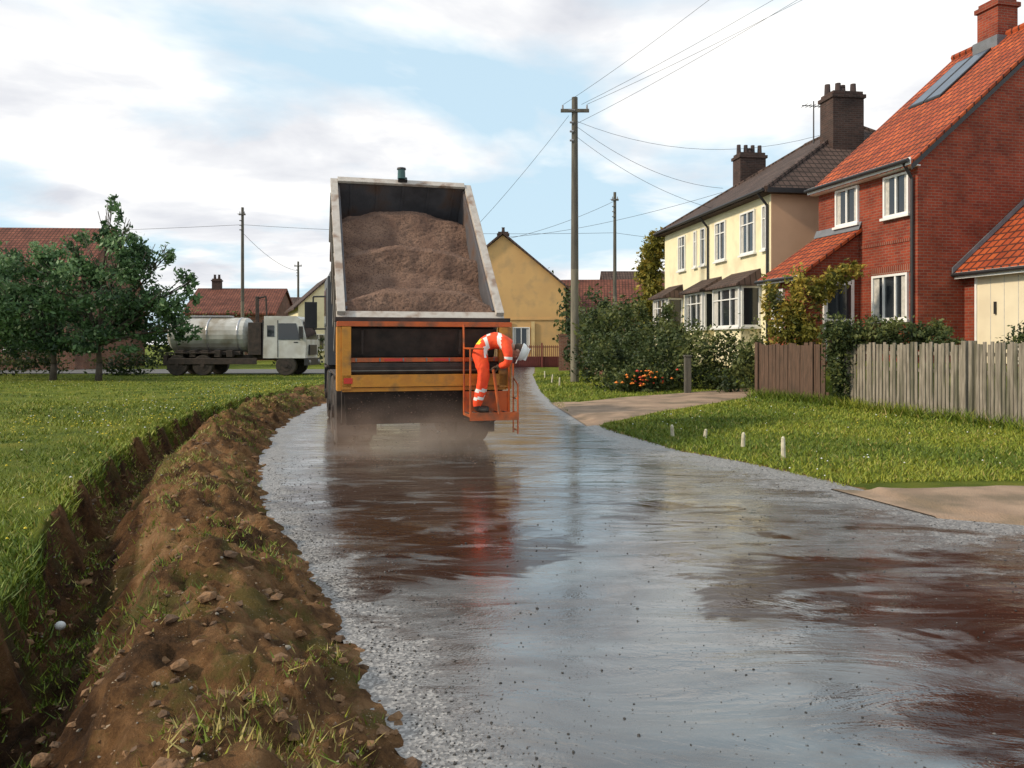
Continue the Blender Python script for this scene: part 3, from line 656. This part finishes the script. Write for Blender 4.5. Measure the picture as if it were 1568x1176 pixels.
tree(-17.4,33.5,1.5,[(.2,0,3.0,2.0,1.8,1.4),(1.9,0,3.0,1.7,1.6,1.4),(-1.2,0,4.0,1.6,1.5,1.3),(.4,0,5.0,1.6,1.4,1.2),(2.1,0,4.8,1.1,1.1,.9),(.9,0,5.9,1.0,.9,.9),(.55,0,7.0,.45,.45,.7),(3.2,0,3.4,.8,.9,1.0),(3.3,0,2.1,.8,.8,.5),(-.9,0,5.8,.6,.6,.6),(2.9,0,5.3,.4,.4,.6),(3.8,0,4.1,.4,.4,.5),(0,0,1.8,2.0,1.5,.7)],15000,.10,lf_d,cl=13,sig=.15)
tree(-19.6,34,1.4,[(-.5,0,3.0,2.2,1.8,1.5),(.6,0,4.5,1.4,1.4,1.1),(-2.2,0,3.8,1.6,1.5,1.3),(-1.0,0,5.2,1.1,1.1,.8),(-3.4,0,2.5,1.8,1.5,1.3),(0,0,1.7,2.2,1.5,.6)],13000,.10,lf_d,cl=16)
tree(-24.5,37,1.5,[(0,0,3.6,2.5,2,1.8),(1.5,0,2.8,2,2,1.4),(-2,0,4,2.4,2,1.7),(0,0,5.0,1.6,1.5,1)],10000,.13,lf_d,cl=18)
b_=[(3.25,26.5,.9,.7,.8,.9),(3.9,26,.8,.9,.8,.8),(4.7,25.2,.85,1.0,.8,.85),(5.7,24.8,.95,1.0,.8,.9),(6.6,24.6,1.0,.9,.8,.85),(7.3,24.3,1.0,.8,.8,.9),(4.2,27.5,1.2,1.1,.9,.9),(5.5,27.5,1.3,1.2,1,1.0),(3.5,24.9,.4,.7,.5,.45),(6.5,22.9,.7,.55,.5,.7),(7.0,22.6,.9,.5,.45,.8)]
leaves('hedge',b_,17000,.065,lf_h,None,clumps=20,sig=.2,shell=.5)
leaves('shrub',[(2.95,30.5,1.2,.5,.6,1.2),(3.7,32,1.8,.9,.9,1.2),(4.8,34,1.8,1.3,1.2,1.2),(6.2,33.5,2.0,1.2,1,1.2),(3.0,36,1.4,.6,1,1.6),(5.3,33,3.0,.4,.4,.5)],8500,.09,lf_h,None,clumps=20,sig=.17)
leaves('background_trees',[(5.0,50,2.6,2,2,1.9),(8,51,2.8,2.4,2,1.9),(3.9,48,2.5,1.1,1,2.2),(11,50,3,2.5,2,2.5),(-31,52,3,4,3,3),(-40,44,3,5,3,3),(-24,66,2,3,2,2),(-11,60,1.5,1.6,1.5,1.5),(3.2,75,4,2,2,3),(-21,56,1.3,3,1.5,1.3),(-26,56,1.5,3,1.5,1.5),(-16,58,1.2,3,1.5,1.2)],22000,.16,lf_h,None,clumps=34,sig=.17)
leaves('low_shrubs',[(-28,39.5,.6,2,.8,.7),(-24,39.5,.7,2,.8,.8),(-18.8,39.2,.6,1.5,.7,.7),(-33,40,.8,3,1,1)],7000,.09,lf_h,None,clumps=30)
leaves('ivy_bush',[(7.65,18.4,1.75,.45,.4,.35),(8.2,18.2,1.8,.55,.4,.35),(8.75,17.6,1.75,.55,.4,.33),(9.1,17.0,1.7,.4,.4,.28),(7.6,18.5,1.2,.26,.25,.6),(7.62,18.45,.6,.2,.2,.35)],11000,.045,lf_h,None,clumps=34,sig=.2)
leaves('climbing_plant',[(7.75,21.2,2.6,.4,.3,.8),(7.35,21.2,2.0,.5,.35,.6),(8.5,21.0,3.3,.4,.25,.26),(8.2,21.1,3.1,.4,.25,.4),(7.6,21.1,1.6,.6,.4,.5),(8.9,20.9,3.5,.3,.25,.18),(6.95,21.4,2.7,.25,.3,.5)],7000,.06,lf_y,None,clumps=22,sig=.22)
leaves('climbing_plant',[(6.7,38.5,5.5,.6,.6,1.1),(6.6,38.2,4.2,.45,.5,1.0),(7.0,38,6.4,.5,.5,.5),(6.5,38.5,3.2,.4,.5,.8)],5000,.11,lf_y,None,clumps=26,sig=.22)
leaves('garden_bush',[(10.9,16.6,1.6,.6,.5,.35),(11.8,16.3,1.5,.6,.5,.35)],3000,.05,lf_y[:1]+lf_h,None)
m_rf=M('red_flower',(.6,.05,.02),None,3,.6); m_of=M('orange_flower',(.8,.22,.02),None,3,.6)
fp=np.stack([4.0+rng.normal(size=40)*.4,23.75+rng.random(40)*.2,.3+rng.random(40)*.5],1); dots('flower_bush',fp,.055,[m_of,m_rf],0)
leaves('flower_bush',[(4.0,24.1,.4,.7,.4,.4)],2200,.06,lf_h)

# ---------------------------------------------------------------- tipper truck with chip spreader
TR=empty('dump_truck',(-1.34,11.82,0),math.radians(15))
m_body=M('tipper_grey_steel',(.30,.28,.26),(.18,.165,.155),2.5,.6,.2,30,metal=.2,dirt=(.16,.10,.07))
m_inside=M('worn_steel',(.14,.14,.155),(.06,.06,.068),2,.6,.2,30,metal=.2,dirt=(.12,.075,.055),dirt_scale=2)
m_rim=M('rim_pale',(.58,.54,.49),(.36,.32,.28),4,.6,.2,30,dirt=(.24,.165,.12),dirt_scale=4)
m_yel2=M('spreader_yellow',(.66,.29,.02),(.46,.18,.018),3,.5,.2,30,dirt=(.14,.075,.035),dirt_scale=3)
m_or=M('spreader_orange',(.62,.12,.015),(.42,.08,.015),3,.5,.2,30,dirt=(.18,.07,.03),dirt_scale=4)
m_grime=M('chassis_grime',(.06,.042,.034),(.022,.018,.016),5,.8,.4,20)
m_tyre=M('tyre',(.03,.027,.025),(.06,.045,.035),5,.9,.4,30)
m_cab=M('cab_paint',(.10,.10,.105),None,2,.4)
Tb=Matrix.Translation((0,.62,1.34))@Matrix.Rotation(math.radians(44.5),4,'X')
LB=3.36; W=1.19
b=B()
b.box(-W,W,0,LB,-.06,0,0,Tb)
for sx in (-1,1):
    b.box(sx*W,sx*(W-.05),0,LB-.05,0,.96,0,Tb)
    for i in range(6): yy=.22+i*.55; b.box(sx*(W+.0),sx*(W+.055),yy,yy+.09,-.05,.95,0,Tb)
b.box(-W+.05,W-.05,LB-.05,LB,0,1.0,1,Tb)
b.box(-W+.05,W-.05,0,.05,0,.9,1,Tb)
for sx in (-.7,-.23,.23,.7): b.box(sx-.04,sx+.04,LB,LB+.06,0,.95,0,Tb)
b.box(-.35,.35,.3,LB-.2,-.2,-.06,0,Tb)
b.make('tipper_body',[m_body,m_inside],TR,bevel=.008)
b=B()
for sx in (-1,1): b.box(sx*(W+.045),sx*(W-.075),-.03,LB+.02,.962,1.03,0,Tb)
b.box(-W+.076,W-.076,LB-.08,LB+.05,1.002,1.05,0,Tb)
b.box(-W-.05,W+.05,-.12,.06,.902,.958,0,Tb)
for sx in (-1,1): b.box(sx*(W-.11),sx*(W-.052),.1,LB-.06,.05,.958,1,Tb)
for i in range(5): b.box(-.9+i*.45,-.86+i*.45,LB-.062,LB-.051,.1,.98,1,Tb)
b.make('body_rim',[m_rim,m_inside],TR,bevel=.01)
b=B(); b.box(-.08,.08,LB-.04,LB+.04,1.052,1.11,0,Tb)
p=Tb@Vector((-.02,LB,1.10)); b.cyl(p,p+Vector((0,0,.16)),.07,.065,14,1); b.cyl(p+Vector((0,0,.16)),p+Vector((0,0,.19)),.08,.075,14,0); b.make('beacon',[m_black,M('beacon_teal',(.03,.10,.10),None,4,.3)],TR)
g=B(); nx,ny=110,200; gv=[]
for j in range(ny+1):
    yy=.03+(LB-.1)*j/ny
    for i in range(nx+1):
        xx=-W+.06+(2*W-.12)*i/nx; r=xx/W
        wob=.09*noise.fractal(Vector((xx*1.2,yy*.8,4)),1,2,3)
        yb=yy/.815-.42*(1-r*r)+wob
        z=np.interp(yb,[-.5,-.1,.18,.32,.50,1.2,1.62,1.78,2.1,2.8,3.15,3.4,3.8],[.72,.88,.95,.91,.58,.60,.80,.77,.46,.52,.62,.54,.20])
        z=z+.05*(1-r*r)+.035*noise.fractal(Vector((xx*2.5,yy*2.5,1)),1,2,4)+.016*noise.noise(Vector((xx*26,yy*26,0)))
        gv.append((xx,yy,min(z,.99)))
g.add(gv,[(j*(nx+1)+i,j*(nx+1)+i+1,(j+1)*(nx+1)+i+1,(j+1)*(nx+1)+i) for j in range(ny) for i in range(nx)],0,Tb)
m_grav=M('granite_chippings',(.26,.155,.105),(.13,.072,.05),3.0,.95,1,70,dirt=(.08,.045,.033),dirt_scale=45)
g.make('gravel_load',[m_grav],TR,smooth=True)
b=B()
b.box(-1.25,1.25,-.50,-.25,1.83,1.90,1)
b.box(-1.27,1.27,-.34,-.0,1.905,1.965,3)
for sx in (-1,1):
    b.box(sx*1.25,sx*1.19,-.48,-.1,.93,1.825,0); b.box(sx*1.188,sx*1.06,-.50,-.40,.95,1.825,0)
b.box(-1.05,1.05,-.18,-.12,1.38,1.825,3)
b.slab([(-1.05,-.40,1.80),(1.05,-.40,1.80),(1.05,-.22,1.40),(-1.05,-.22,1.40)],(0,.03,0),3)
b.box(-1.18,1.18,-.46,-.40,1.33,1.39,1)
b.box(-1.18,1.18,-.44,-.38,1.20,1.31,2)
b.box(-1.18,1.18,-.50,-.36,.98,1.15,0); b.box(-1.18,1.18,-.47,-.38,.915,.972,0)
b.cyl((-1.17,-.33,1.26),(1.17,-.33,1.26),.12,.12,16,3)
for i in range(7): b.box(-1.0+i*.33,-.98+i*.33,-.475,-.462,1.335,1.385,2)
b.box(-1.16,-1.04,-.506,-.501,1.03,1.11,4); b.box(-.6,-.3,-.466,-.461,1.34,1.38,4); b.box(.1,.35,-.466,-.461,1.34,1.38,4)
for x in (-.9,.5): b.cyl((x,-.43,1.78),(x,-.36,1.44),.02,.02,8,3)
b.slab([(-1.15,-.36,.91),(1.15,-.36,.91),(1.1,-.1,.42),(-1.1,-.1,.42)],(0,.03,0),3)
b.make('chip_spreader',[m_yel2,m_or,M('grey_steel',(.20,.20,.18),None,5,.5,metal=.3),m_grime,M('reflector_red',(.6,.03,.01),None,5,.3)],TR,bevel=.008)
b=B()
b.box(.52,1.22,-.98,-.52,.565,.60,0); b.box(.52,1.22,-1.0,-.982,.52,.63,0); b.box(.52,1.22,-.519,-.505,.60,.90,0)
for i in range(6): b.box(.54+i*.11,.56+i*.11,-.97,-.53,.601,.612,1)
def rail(pts,r=.014): b.tube(pts,r,8,0)
rail([(.53,-.97,.6),(.53,-.97,1.52),(.53,-.53,1.52),(.53,-.53,.6)])
rail([(1.2,-.53,.6),(1.2,-.53,1.5)]); rail([(.53,-.97,1.52),(.72,-.97,1.52)],.013)
rail([(.53,-.53,1.52),(.53,-.5,1.86)])
rail([(1.26,-.55,.3),(1.26,-.55,1.3)],.012); rail([(1.26,-.8,.3),(1.26,-.8,1.0),(1.26,-.55,1.1)],.012)
for z in (.35,.6,.8): rail([(1.26,-.8,z),(1.26,-.55,z)],.012)
b.make('operator_platform',[m_or,m_grime],TR)
b=B()
for sx in (-.45,.45): b.box(sx-.05,sx+.05,-.2,7.2,.85,1.1,0)
for yy in (.3,1.6,3.0,5.0): b.box(-.45,.45,yy,yy+.12,.87,1.08,0)
b.box(-1.15,1.15,.35,.42,.40,.95,0)
b.box(-.35,.35,1.9,2.2,.9,1.6,0); b.cyl((0,2.3,1.0),(0,2.7,2.9),.1,.08,12,1)
for yy in (1.15,2.5,5.7):
    b.cyl((-1.1,yy,.52),(1.1,yy,.52),.08,.08,10,0); b.sphere((0,yy,.52),(.22,.2,.2),0)
    for sx in (-1,1): b.box(sx*.62,sx*1.22,yy-.62,yy+.62,1.08,1.12,0)
for sx in (-1,1): b.box(sx*.62,sx*1.22,.44,.46,.2,1.1,0); b.box(sx*.8,sx*1.2,3.4,4.3,.5,1.05,1)
b.make('chassis',[m_grime,m_black],TR,bevel=.01)
b=B()
def wheel(b,x,y,r,w,T=None,mt=0,mh=1):
    b.cyl((x-w/2,y,r),(x-w/2+.03,y,r),r*.93,r,28,mt,T); b.cyl((x-w/2+.03,y,r),(x+w/2-.03,y,r),r,r,28,mt,T); b.cyl((x+w/2-.03,y,r),(x+w/2,y,r),r,r*.93,28,mt,T)
    b.cyl((x-w/2-.01,y,r),(x+w/2+.01,y,r),r*.56,r*.56,20,mh,T); b.cyl((x-w/2-.05,y,r),(x+w/2+.05,y,r),r*.2,r*.2,12,mh,T)
for yy in (1.15,2.5):
    for sx in (-1,1):
        for xx in (.78,1.08): wheel(b,sx*xx,yy,.52,.27)
for sx in (-1,1): wheel(b,sx*1.02,5.7,.52,.3)
b.make('wheels',[m_tyre,m_grime],TR)
b=B(); b.box(-1.2,1.2,4.7,6.6,1.15,2.95,0); b.box(-1.15,1.15,4.75,6.5,2.95,3.05,0); b.box(-1.1,1.1,6.6,6.62,1.9,2.8,1); b.box(-.9,.9,4.68,4.698,2.0,2.7,1)
for sx in (-1,1): b.box(sx*1.2,sx*1.215,5.4,6.4,1.95,2.75,1); b.tube([(sx*1.2,5.9,2.6),(sx*1.46,6.0,2.6),(sx*1.46,6.0,1.9),(sx*1.2,5.9,1.9)],.02,6,2); b.box(sx*1.38,sx*1.64,5.9,5.98,1.92,2.48,2)
b.box(-1.2,1.2,6.6,6.75,.5,1.15,2)
b.make('cab',[m_cab,m_glass,m_black],TR,bevel=.03)

# chippings falling from the spreader lip and lying below it
pts=[]
Rz=Matrix.Translation((-1.34,11.82,0))@Matrix.Rotation(math.radians(15),4,'Z')
for i in range(2600):
    u=random.random()
    if u<.55: q=Rz@Vector((random.uniform(-1.1,.95),-.42-abs(random.gauss(0,.08)),random.uniform(.01,.90)))
    else: q=Rz@Vector((random.uniform(-1.2,1.1),-.4-abs(random.gauss(0,.45)),.004+abs(random.gauss(0,.01))))
    pts.append(tuple(q))
stones('falling_chippings',pts,.004,.011,[M('chipping_brown',(.24,.14,.10),None,20,.9),m_ch[0]])

# dust hanging where the chippings drop
dm_,nt,bs=nt_new('dust'); L=nt.links.new; nt.nodes.remove(bs)
vs_=N(nt,'ShaderNodeVolumeScatter'); vs_.inputs['Color'].default_value=(.66,.45,.34,1); vs_.inputs['Anisotropy'].default_value=.1
tc=N(nt,'ShaderNodeTexCoord'); ln=N(nt,'ShaderNodeVectorMath',operation='LENGTH'); L(tc.outputs['Object'],ln.inputs[0])
nz=N(nt,'ShaderNodeTexNoise'); nz.inputs['Scale'].default_value=2.2; nz.inputs['Detail'].default_value=2; L(tc.outputs['Object'],nz.inputs['Vector'])
fall=mth('SUBTRACT',1.0,ln.outputs['Value'],True); dens=mth('MULTIPLY',fall,mth('MULTIPLY',mth('SUBTRACT',nz.outputs['Fac'],.25,True),4.2))
L(dens,vs_.inputs['Density']); L(vs_.outputs[0],nt.nodes['Material Output'].inputs['Volume'])
b=B(); b.sphere((0,0,0),1,0,20,12); o=b.make('dust_cloud',[dm_]); o.location=(-1.35,11.35,.2); o.scale=(1.8,1.4,.68)

# ---------------------------------------------------------------- tanker truck (faces +x)
TK=empty('tanker_truck',(-13.5,39.9,0),.0)
b=B(); b.box(-3.4,3.3,-.45,.45,.75,1.0,1); b.box(-3.5,-3.3,-1.1,1.1,.5,1.0,1)
b.cyl((-3.5,0,2.0),(-3.3,0,2.0),.65,.85,24,0); b.cyl((-3.3,0,2.0),(.3,0,2.0),.85,.85,24,0); b.cyl((.3,0,2.0),(.5,0,2.0),.85,.65,24,0)
for x in (-3.0,-1.5,0): b.cyl((x-.04,0,2.0),(x+.04,0,2.0),.875,.875,24,2)
b.box(-2.5,-.5,-.25,.25,2.86,2.95,2)
b.box(.6,1.25,-1.0,1.0,1.0,2.6,1); b.box(.8,.95,-.5,-.35,2.6,3.9,1); b.tube([(.87,-.42,3.8),(1.3,-.42,3.9),(1.35,-.42,2.7)],.05,6,1)
b.box(-3.2,1.1,-1.22,-1.18,.55,.85,1); b.box(-3.0,.2,-.9,-.46,1.0,1.2,1)
for i in range(5): b.box(-2.8+i*.6,-2.5+i*.6,-1.15,-.9,.9,1.25,1)
for x in (-2.8,-1.55): b.box(x-.58,x+.58,-1.2,-.7,1.08,1.12,1)
b.make('tank_and_chassis',[M('tank_grey_white',(.55,.55,.52),(.4,.4,.38),2,.4,dirt=(.28,.25,.20)),m_grime,m_alu],TK,bevel=.02)
b=B(); 
pr=[(1.4,.85),(3.45,.85),(3.5,1.7),(3.25,2.75),(3.0,2.9),(1.45,2.9)]
b.add([(x,-1.2,z) for x,z in pr]+[(x,1.2,z) for x,z in pr],[(0,1,2,3,4,5),(11,10,9,8,7,6)]+[((i+1)%6,i,6+i,6+(i+1)%6) for i in range(6)],0)
b.add([(2.15,-1.215,1.75),(3.2,-1.215,1.75),(3.02,-1.215,2.55),(2.15,-1.215,2.55)],[(0,1,2,3)],1); b.box(1.6,1.95,-1.215,-1.202,1.9,2.45,1)
b.add([(3.51,-1.05,1.78),(3.51,1.05,1.78),(3.3,1.0,2.65),(3.3,-1.0,2.65)],[(0,1,2,3)],1)
b.box(3.4,3.6,-1.2,1.2,.5,.84,2); b.box(3.5,3.56,-.7,.7,1.0,1.5,2); b.box(3.2,3.35,-1.45,-1.22,1.8,2.4,2); b.box(2.1,2.13,-1.213,-1.203,.9,2.7,2); b.box(1.35,1.4,-1.15,1.15,.9,2.7,2)
b.sphere((3.6,-.9,.68),(.05,.14,.09),3); b.sphere((3.6,.9,.68),(.05,.14,.09),3); b.box(2.9,3.1,-1.215,-1.2,1.6,1.65,2)
b.make('cab',[M('cab_white',(.62,.63,.6),(.5,.5,.48),2,.4,dirt=(.4,.38,.33)),m_glass,m_black,m_ceram],TK,bevel=.03)
b=B(); R90=Matrix.Rotation(math.pi/2,4,'Z')
for x in (-2.8,-1.55,2.5):
    for sy in (-1,1): wheel(b,sy*1.03,-x,.5,.3,R90)
b.make('wheels',[m_tyre,m_grime],TK)

# ---------------------------------------------------------------- road worker
WK=empty('road_worker',(-.48,11.28,.612),0)
m_hv=M('hivis_orange',(.95,.09,.015),(.75,.05,.012),9,.75,.6,18)
m_hy=M('hivis_yellow',(.85,.75,.05),(.7,.6,.04),9,.75); m_ref=M('reflective_tape',(.8,.8,.78),(.65,.65,.63),9,.35)
m_boot=M('boot',(.03,.025,.02),None,9,.7); m_skin=M('skin',(.45,.25,.17),(.38,.2,.14),9,.55); m_hair=M('hair',(.06,.04,.025),None,20,.8); m_helm=M('helmet_white',(.78,.78,.76),(.7,.7,.68),4,.35); m_eye=M('eye',(.7,.7,.7),None,9,.2); m_lip=M('lips',(.35,.13,.1),None,9,.5); m_glove=M('glove',(.16,.10,.06),None,12,.8)
def skinmesh(name,V,E,roots,mats,parent,sub=2,colour=None):
    me=bpy.data.meshes.new(name+'_cage'); me.from_pydata([v[:3] for v in V],E,[]); o=bpy.data.objects.new(name+'_cage',me); col.objects.link(o)
    sk=o.modifiers.new('skin','SKIN'); sk.use_smooth_shade=True; sk.branch_smoothing=.6
    sd=me.skin_vertices[0].data if me.skin_vertices else None
    if sd is None:
        bpy.context.view_layer.update(); sd=me.skin_vertices[0].data
    for i,v in enumerate(V):
        r=v[3]; sd[i].radius=(r,v[4] if len(v)>4 else r); sd[i].use_root=i in roots
    ss=o.modifiers.new('sub','SUBSURF'); ss.levels=sub; ss.render_levels=sub
    dg=bpy.context.evaluated_depsgraph_get(); nm=bpy.data.meshes.new_from_object(o.evaluated_get(dg)); nm.name=name
    bpy.data.objects.remove(o)
    nm.materials.clear()
    for m in mats: nm.materials.append(m)
    if colour:
        for v in nm.vertices:
            c=v.co; n_=noise.fractal(Vector((c.x*7,c.y*7,c.z*13)),1,2,2)
            if .15<c.z: v.co=c+v.normal*n_*.013
    for p in nm.polygons: p.use_smooth=True; p.material_index=colour(p.center) if colour else 0
    q=bpy.data.objects.new(name,nm); col.objects.link(q); q.parent=parent; return q
V=[(0,0,.92,.15,.16),(.13,0,1.0,.15,.17),(.27,0,1.03,.16,.19),(.38,0,1.01,.14,.17),(.47,0,.965,.06)]
E=[(0,1),(1,2),(2,3),(3,4)]
for sg in (-1,1):
    k=len(V)
    V+=[(0,sg*.10,.84,.115),(.075,sg*.12,.66,.10),(.085,sg*.13,.49,.085),(.03,sg*.13,.28,.08),(-.01,sg*.13,.12,.072),(.0,sg*.13,.05,.05),(.16,sg*.15,.04,.042)]
    E+=[(0,k),(k,k+1),(k+1,k+2),(k+2,k+3),(k+3,k+4),(k+4,k+5),(k+5,k+6)]
    k=len(V)
    V+=[(.40,sg*.19,.965,.09),(.43,sg*.24,.82,.072),(.43,sg*.23,.70,.062),(.35,sg*.17,.67,.052),(.30,sg*.13,.655,.036)]
    E+=[(3,k),(k,k+1),(k+1,k+2),(k+2,k+3),(k+3,k+4)]
def colr(c):
    x,y,z=c
    if z<.105: return 3
    if z<.62 and abs(x-.1)<.25 and (.19<z<.235 or .30<z<.345): return 2
    if abs(y)>.2 and .76<z<.80: return 2
    if z>.80 and x>-.2 and abs(y)<.26:
        if .10<x<.15 or .28<x<.33: return 2
        if x<.03 and z>.96: return 1
    return 0
skinmesh('body',V,E,[0],[m_hv,m_hy,m_ref,m_boot],WK,2,colr)
V=[];E=[];R=[]
def chain(pts,rs):
    k=len(V); R.append(k)
    for p,r in zip(pts,rs): V.append((*p,r))
    for i in range(len(pts)-1): E.append((k+i,k+i+1))
for sg in (-1,1):
    yc=sg*.12
    chain([(.32,sg*.135,.66),(.285,yc,.65),(.25,yc,.645)],[.03,.034,.036])
    for i,(off,ln_) in enumerate(((-.033,.85),(-.011,1.0),(.012,1.05),(.034,.95))):
        yy=yc-sg*off; chain([(.262,yy,.648),(.228,yy,.648),(.228-.034*ln_,yy,.622),(.205-.012*ln_,yy,.590),(.225,yy,.578)],[.0105,.0105,.0095,.009,.0085])
    yy=yc-sg*.045; chain([(.275,yy+sg*.015,.64),(.262,yy,.612),(.245,yy+sg*.006,.588),(.232,yy+sg*.012,.575)],[.013,.0125,.011,.0095])
skinmesh('hands',V,E,R,[m_glove],WK,1)
b=B(); b.tube([(.218,-.22,.605),(.218,.22,.605)],.015,10,0); b.tube([(.218,-.22,.605),(.30,-.22,-.0)],.015,10,0); b.tube([(.218,.22,.605),(.30,.22,.0)],.015,10,0); b.make('control_lever',[m_or],WK)
Th=Matrix.Translation((.56,0,.875))@Matrix.Rotation(math.radians(112),4,'Y')
b=B()
b.sphere((0,0,.02),(.098,.076,.108),0,18,12,Th); b.sphere((.035,0,-.06),(.062,.055,.06),0,14,10,Th)
b.cyl((-.03,0,-.17),(-.01,0,-.04),.058,.055,14,0,Th)
b.add([(.09,-.014,-.01),(.09,.014,-.01),(.125,0,-.032),(.092,0,.035),(.09,0,-.038)],[(0,2,3),(2,1,3),(0,4,2),(4,1,2)],0,Th)
for sg in (-1,1):
    b.sphere((.083,sg*.03,.015),(.014,.014,.010),2,10,6,Th); b.sphere((.094,sg*.03,.015),(.005,.006,.006),1,8,5,Th)
    b.sphere((.0,sg*.078,.0),(.024,.012,.032),0,10,6,Th); b.box(.088,.098,sg*.03-.018,sg*.03+.018,.034,.040,1,Th)
b.sphere((.088,0,-.062),(.012,.026,.008),3,10,6,Th)
b.sphere((-.018,0,.015),(.094,.08,.1),1,16,10,Th)
b.make('head',[m_skin,m_hair,m_eye,m_lip],WK,smooth=True)
b=B(); b.sphere((-.005,0,.045),(.128,.105,.105),0,22,14,Th,zmin=0)
b.cyl((.0,0,.04),(.0,0,.052),.135,.13,24,0,Th); b.box(.08,.175,-.07,.07,.038,.048,0,Th); b.box(-.09,.09,-.012,.012,.06,.158,0,Th)
b.make('hard_hat',[m_helm],WK,bevel=.004,smooth=True)

# ---------------------------------------------------------------- world, sun, camera
w=bpy.data.worlds.new('World'); S.world=w; w.use_nodes=True; nt=w.node_tree; L=nt.links.new
bg=nt.nodes['Background']; bg.inputs['Strength'].default_value=.1
SE=math.radians(33); AZ=math.radians(-105)
sk=N(nt,'ShaderNodeTexSky'); sk.sky_type='NISHITA'; sk.sun_disc=False; sk.sun_elevation=SE; sk.sun_rotation=AZ; sk.air_density=1; sk.dust_density=1.5
tc=N(nt,'ShaderNodeTexCoord'); sp=N(nt,'ShaderNodeSeparateXYZ'); L(tc.outputs['Generated'],sp.inputs[0])
zc=mth('ADD',mth('MAXIMUM',sp.outputs[2],0),.13)
cb=N(nt,'ShaderNodeCombineXYZ'); L(mth('DIVIDE',sp.outputs[0],zc),cb.inputs[0]); L(mth('DIVIDE',sp.outputs[1],zc),cb.inputs[1])
def wn(sc,det,dx=0,ro=.52):
    mp=N(nt,'ShaderNodeMapping'); mp.inputs['Location'].default_value=(dx,dx*.3,0); L(cb.outputs[0],mp.inputs[0])
    n=N(nt,'ShaderNodeTexNoise'); n.inputs['Scale'].default_value=sc; n.inputs['Detail'].default_value=det; n.inputs['Roughness'].default_value=ro; n.inputs['Distortion'].default_value=.3; L(mp.outputs[0],n.inputs['Vector']); return n.outputs['Fac']
thin=N(nt,'ShaderNodeMixRGB'); thin.inputs[0].default_value=.75; L(sk.outputs[0],thin.inputs[1]); thin.inputs[2].default_value=(7.4,9.8,11.3,1)
mask=ramp(wn(.8,6,3.0),[(.42,(0,0,0)),(.54,(1,1,1))])
cc=ramp(wn(1.5,6,11,.54),[(.32,(7.3,7.5,8.1)),(.45,(9.2,9.3,9.6)),(.58,(12,11.8,11.4))])
mx=N(nt,'ShaderNodeMixRGB'); L(mask.outputs[0],mx.inputs[0]); L(thin.outputs[0],mx.inputs[1]); L(cc.outputs[0],mx.inputs[2]); L(mx.outputs[0],bg.inputs['Color'])
sl_=bpy.data.lights.new('sun','SUN'); sl_.energy=3.6; sl_.angle=math.radians(5); sl_.color=(1,.84,.64)
so=bpy.data.objects.new('sun',sl_); col.objects.link(so)
sd_=Vector((math.sin(AZ)*math.cos(SE),math.cos(AZ)*math.cos(SE),math.sin(SE))); so.rotation_euler=sd_.to_track_quat('Z','Y').to_euler()
cam=bpy.data.cameras.new('camera'); co=bpy.data.objects.new('camera',cam); col.objects.link(co); S.camera=co
co.location=(0,0,1.6); co.rotation_euler=(math.pi/2,0,0); cam.lens=28; cam.sensor_width=36; cam.shift_y=-.0402; cam.clip_end=2000; cam.clip_start=.05
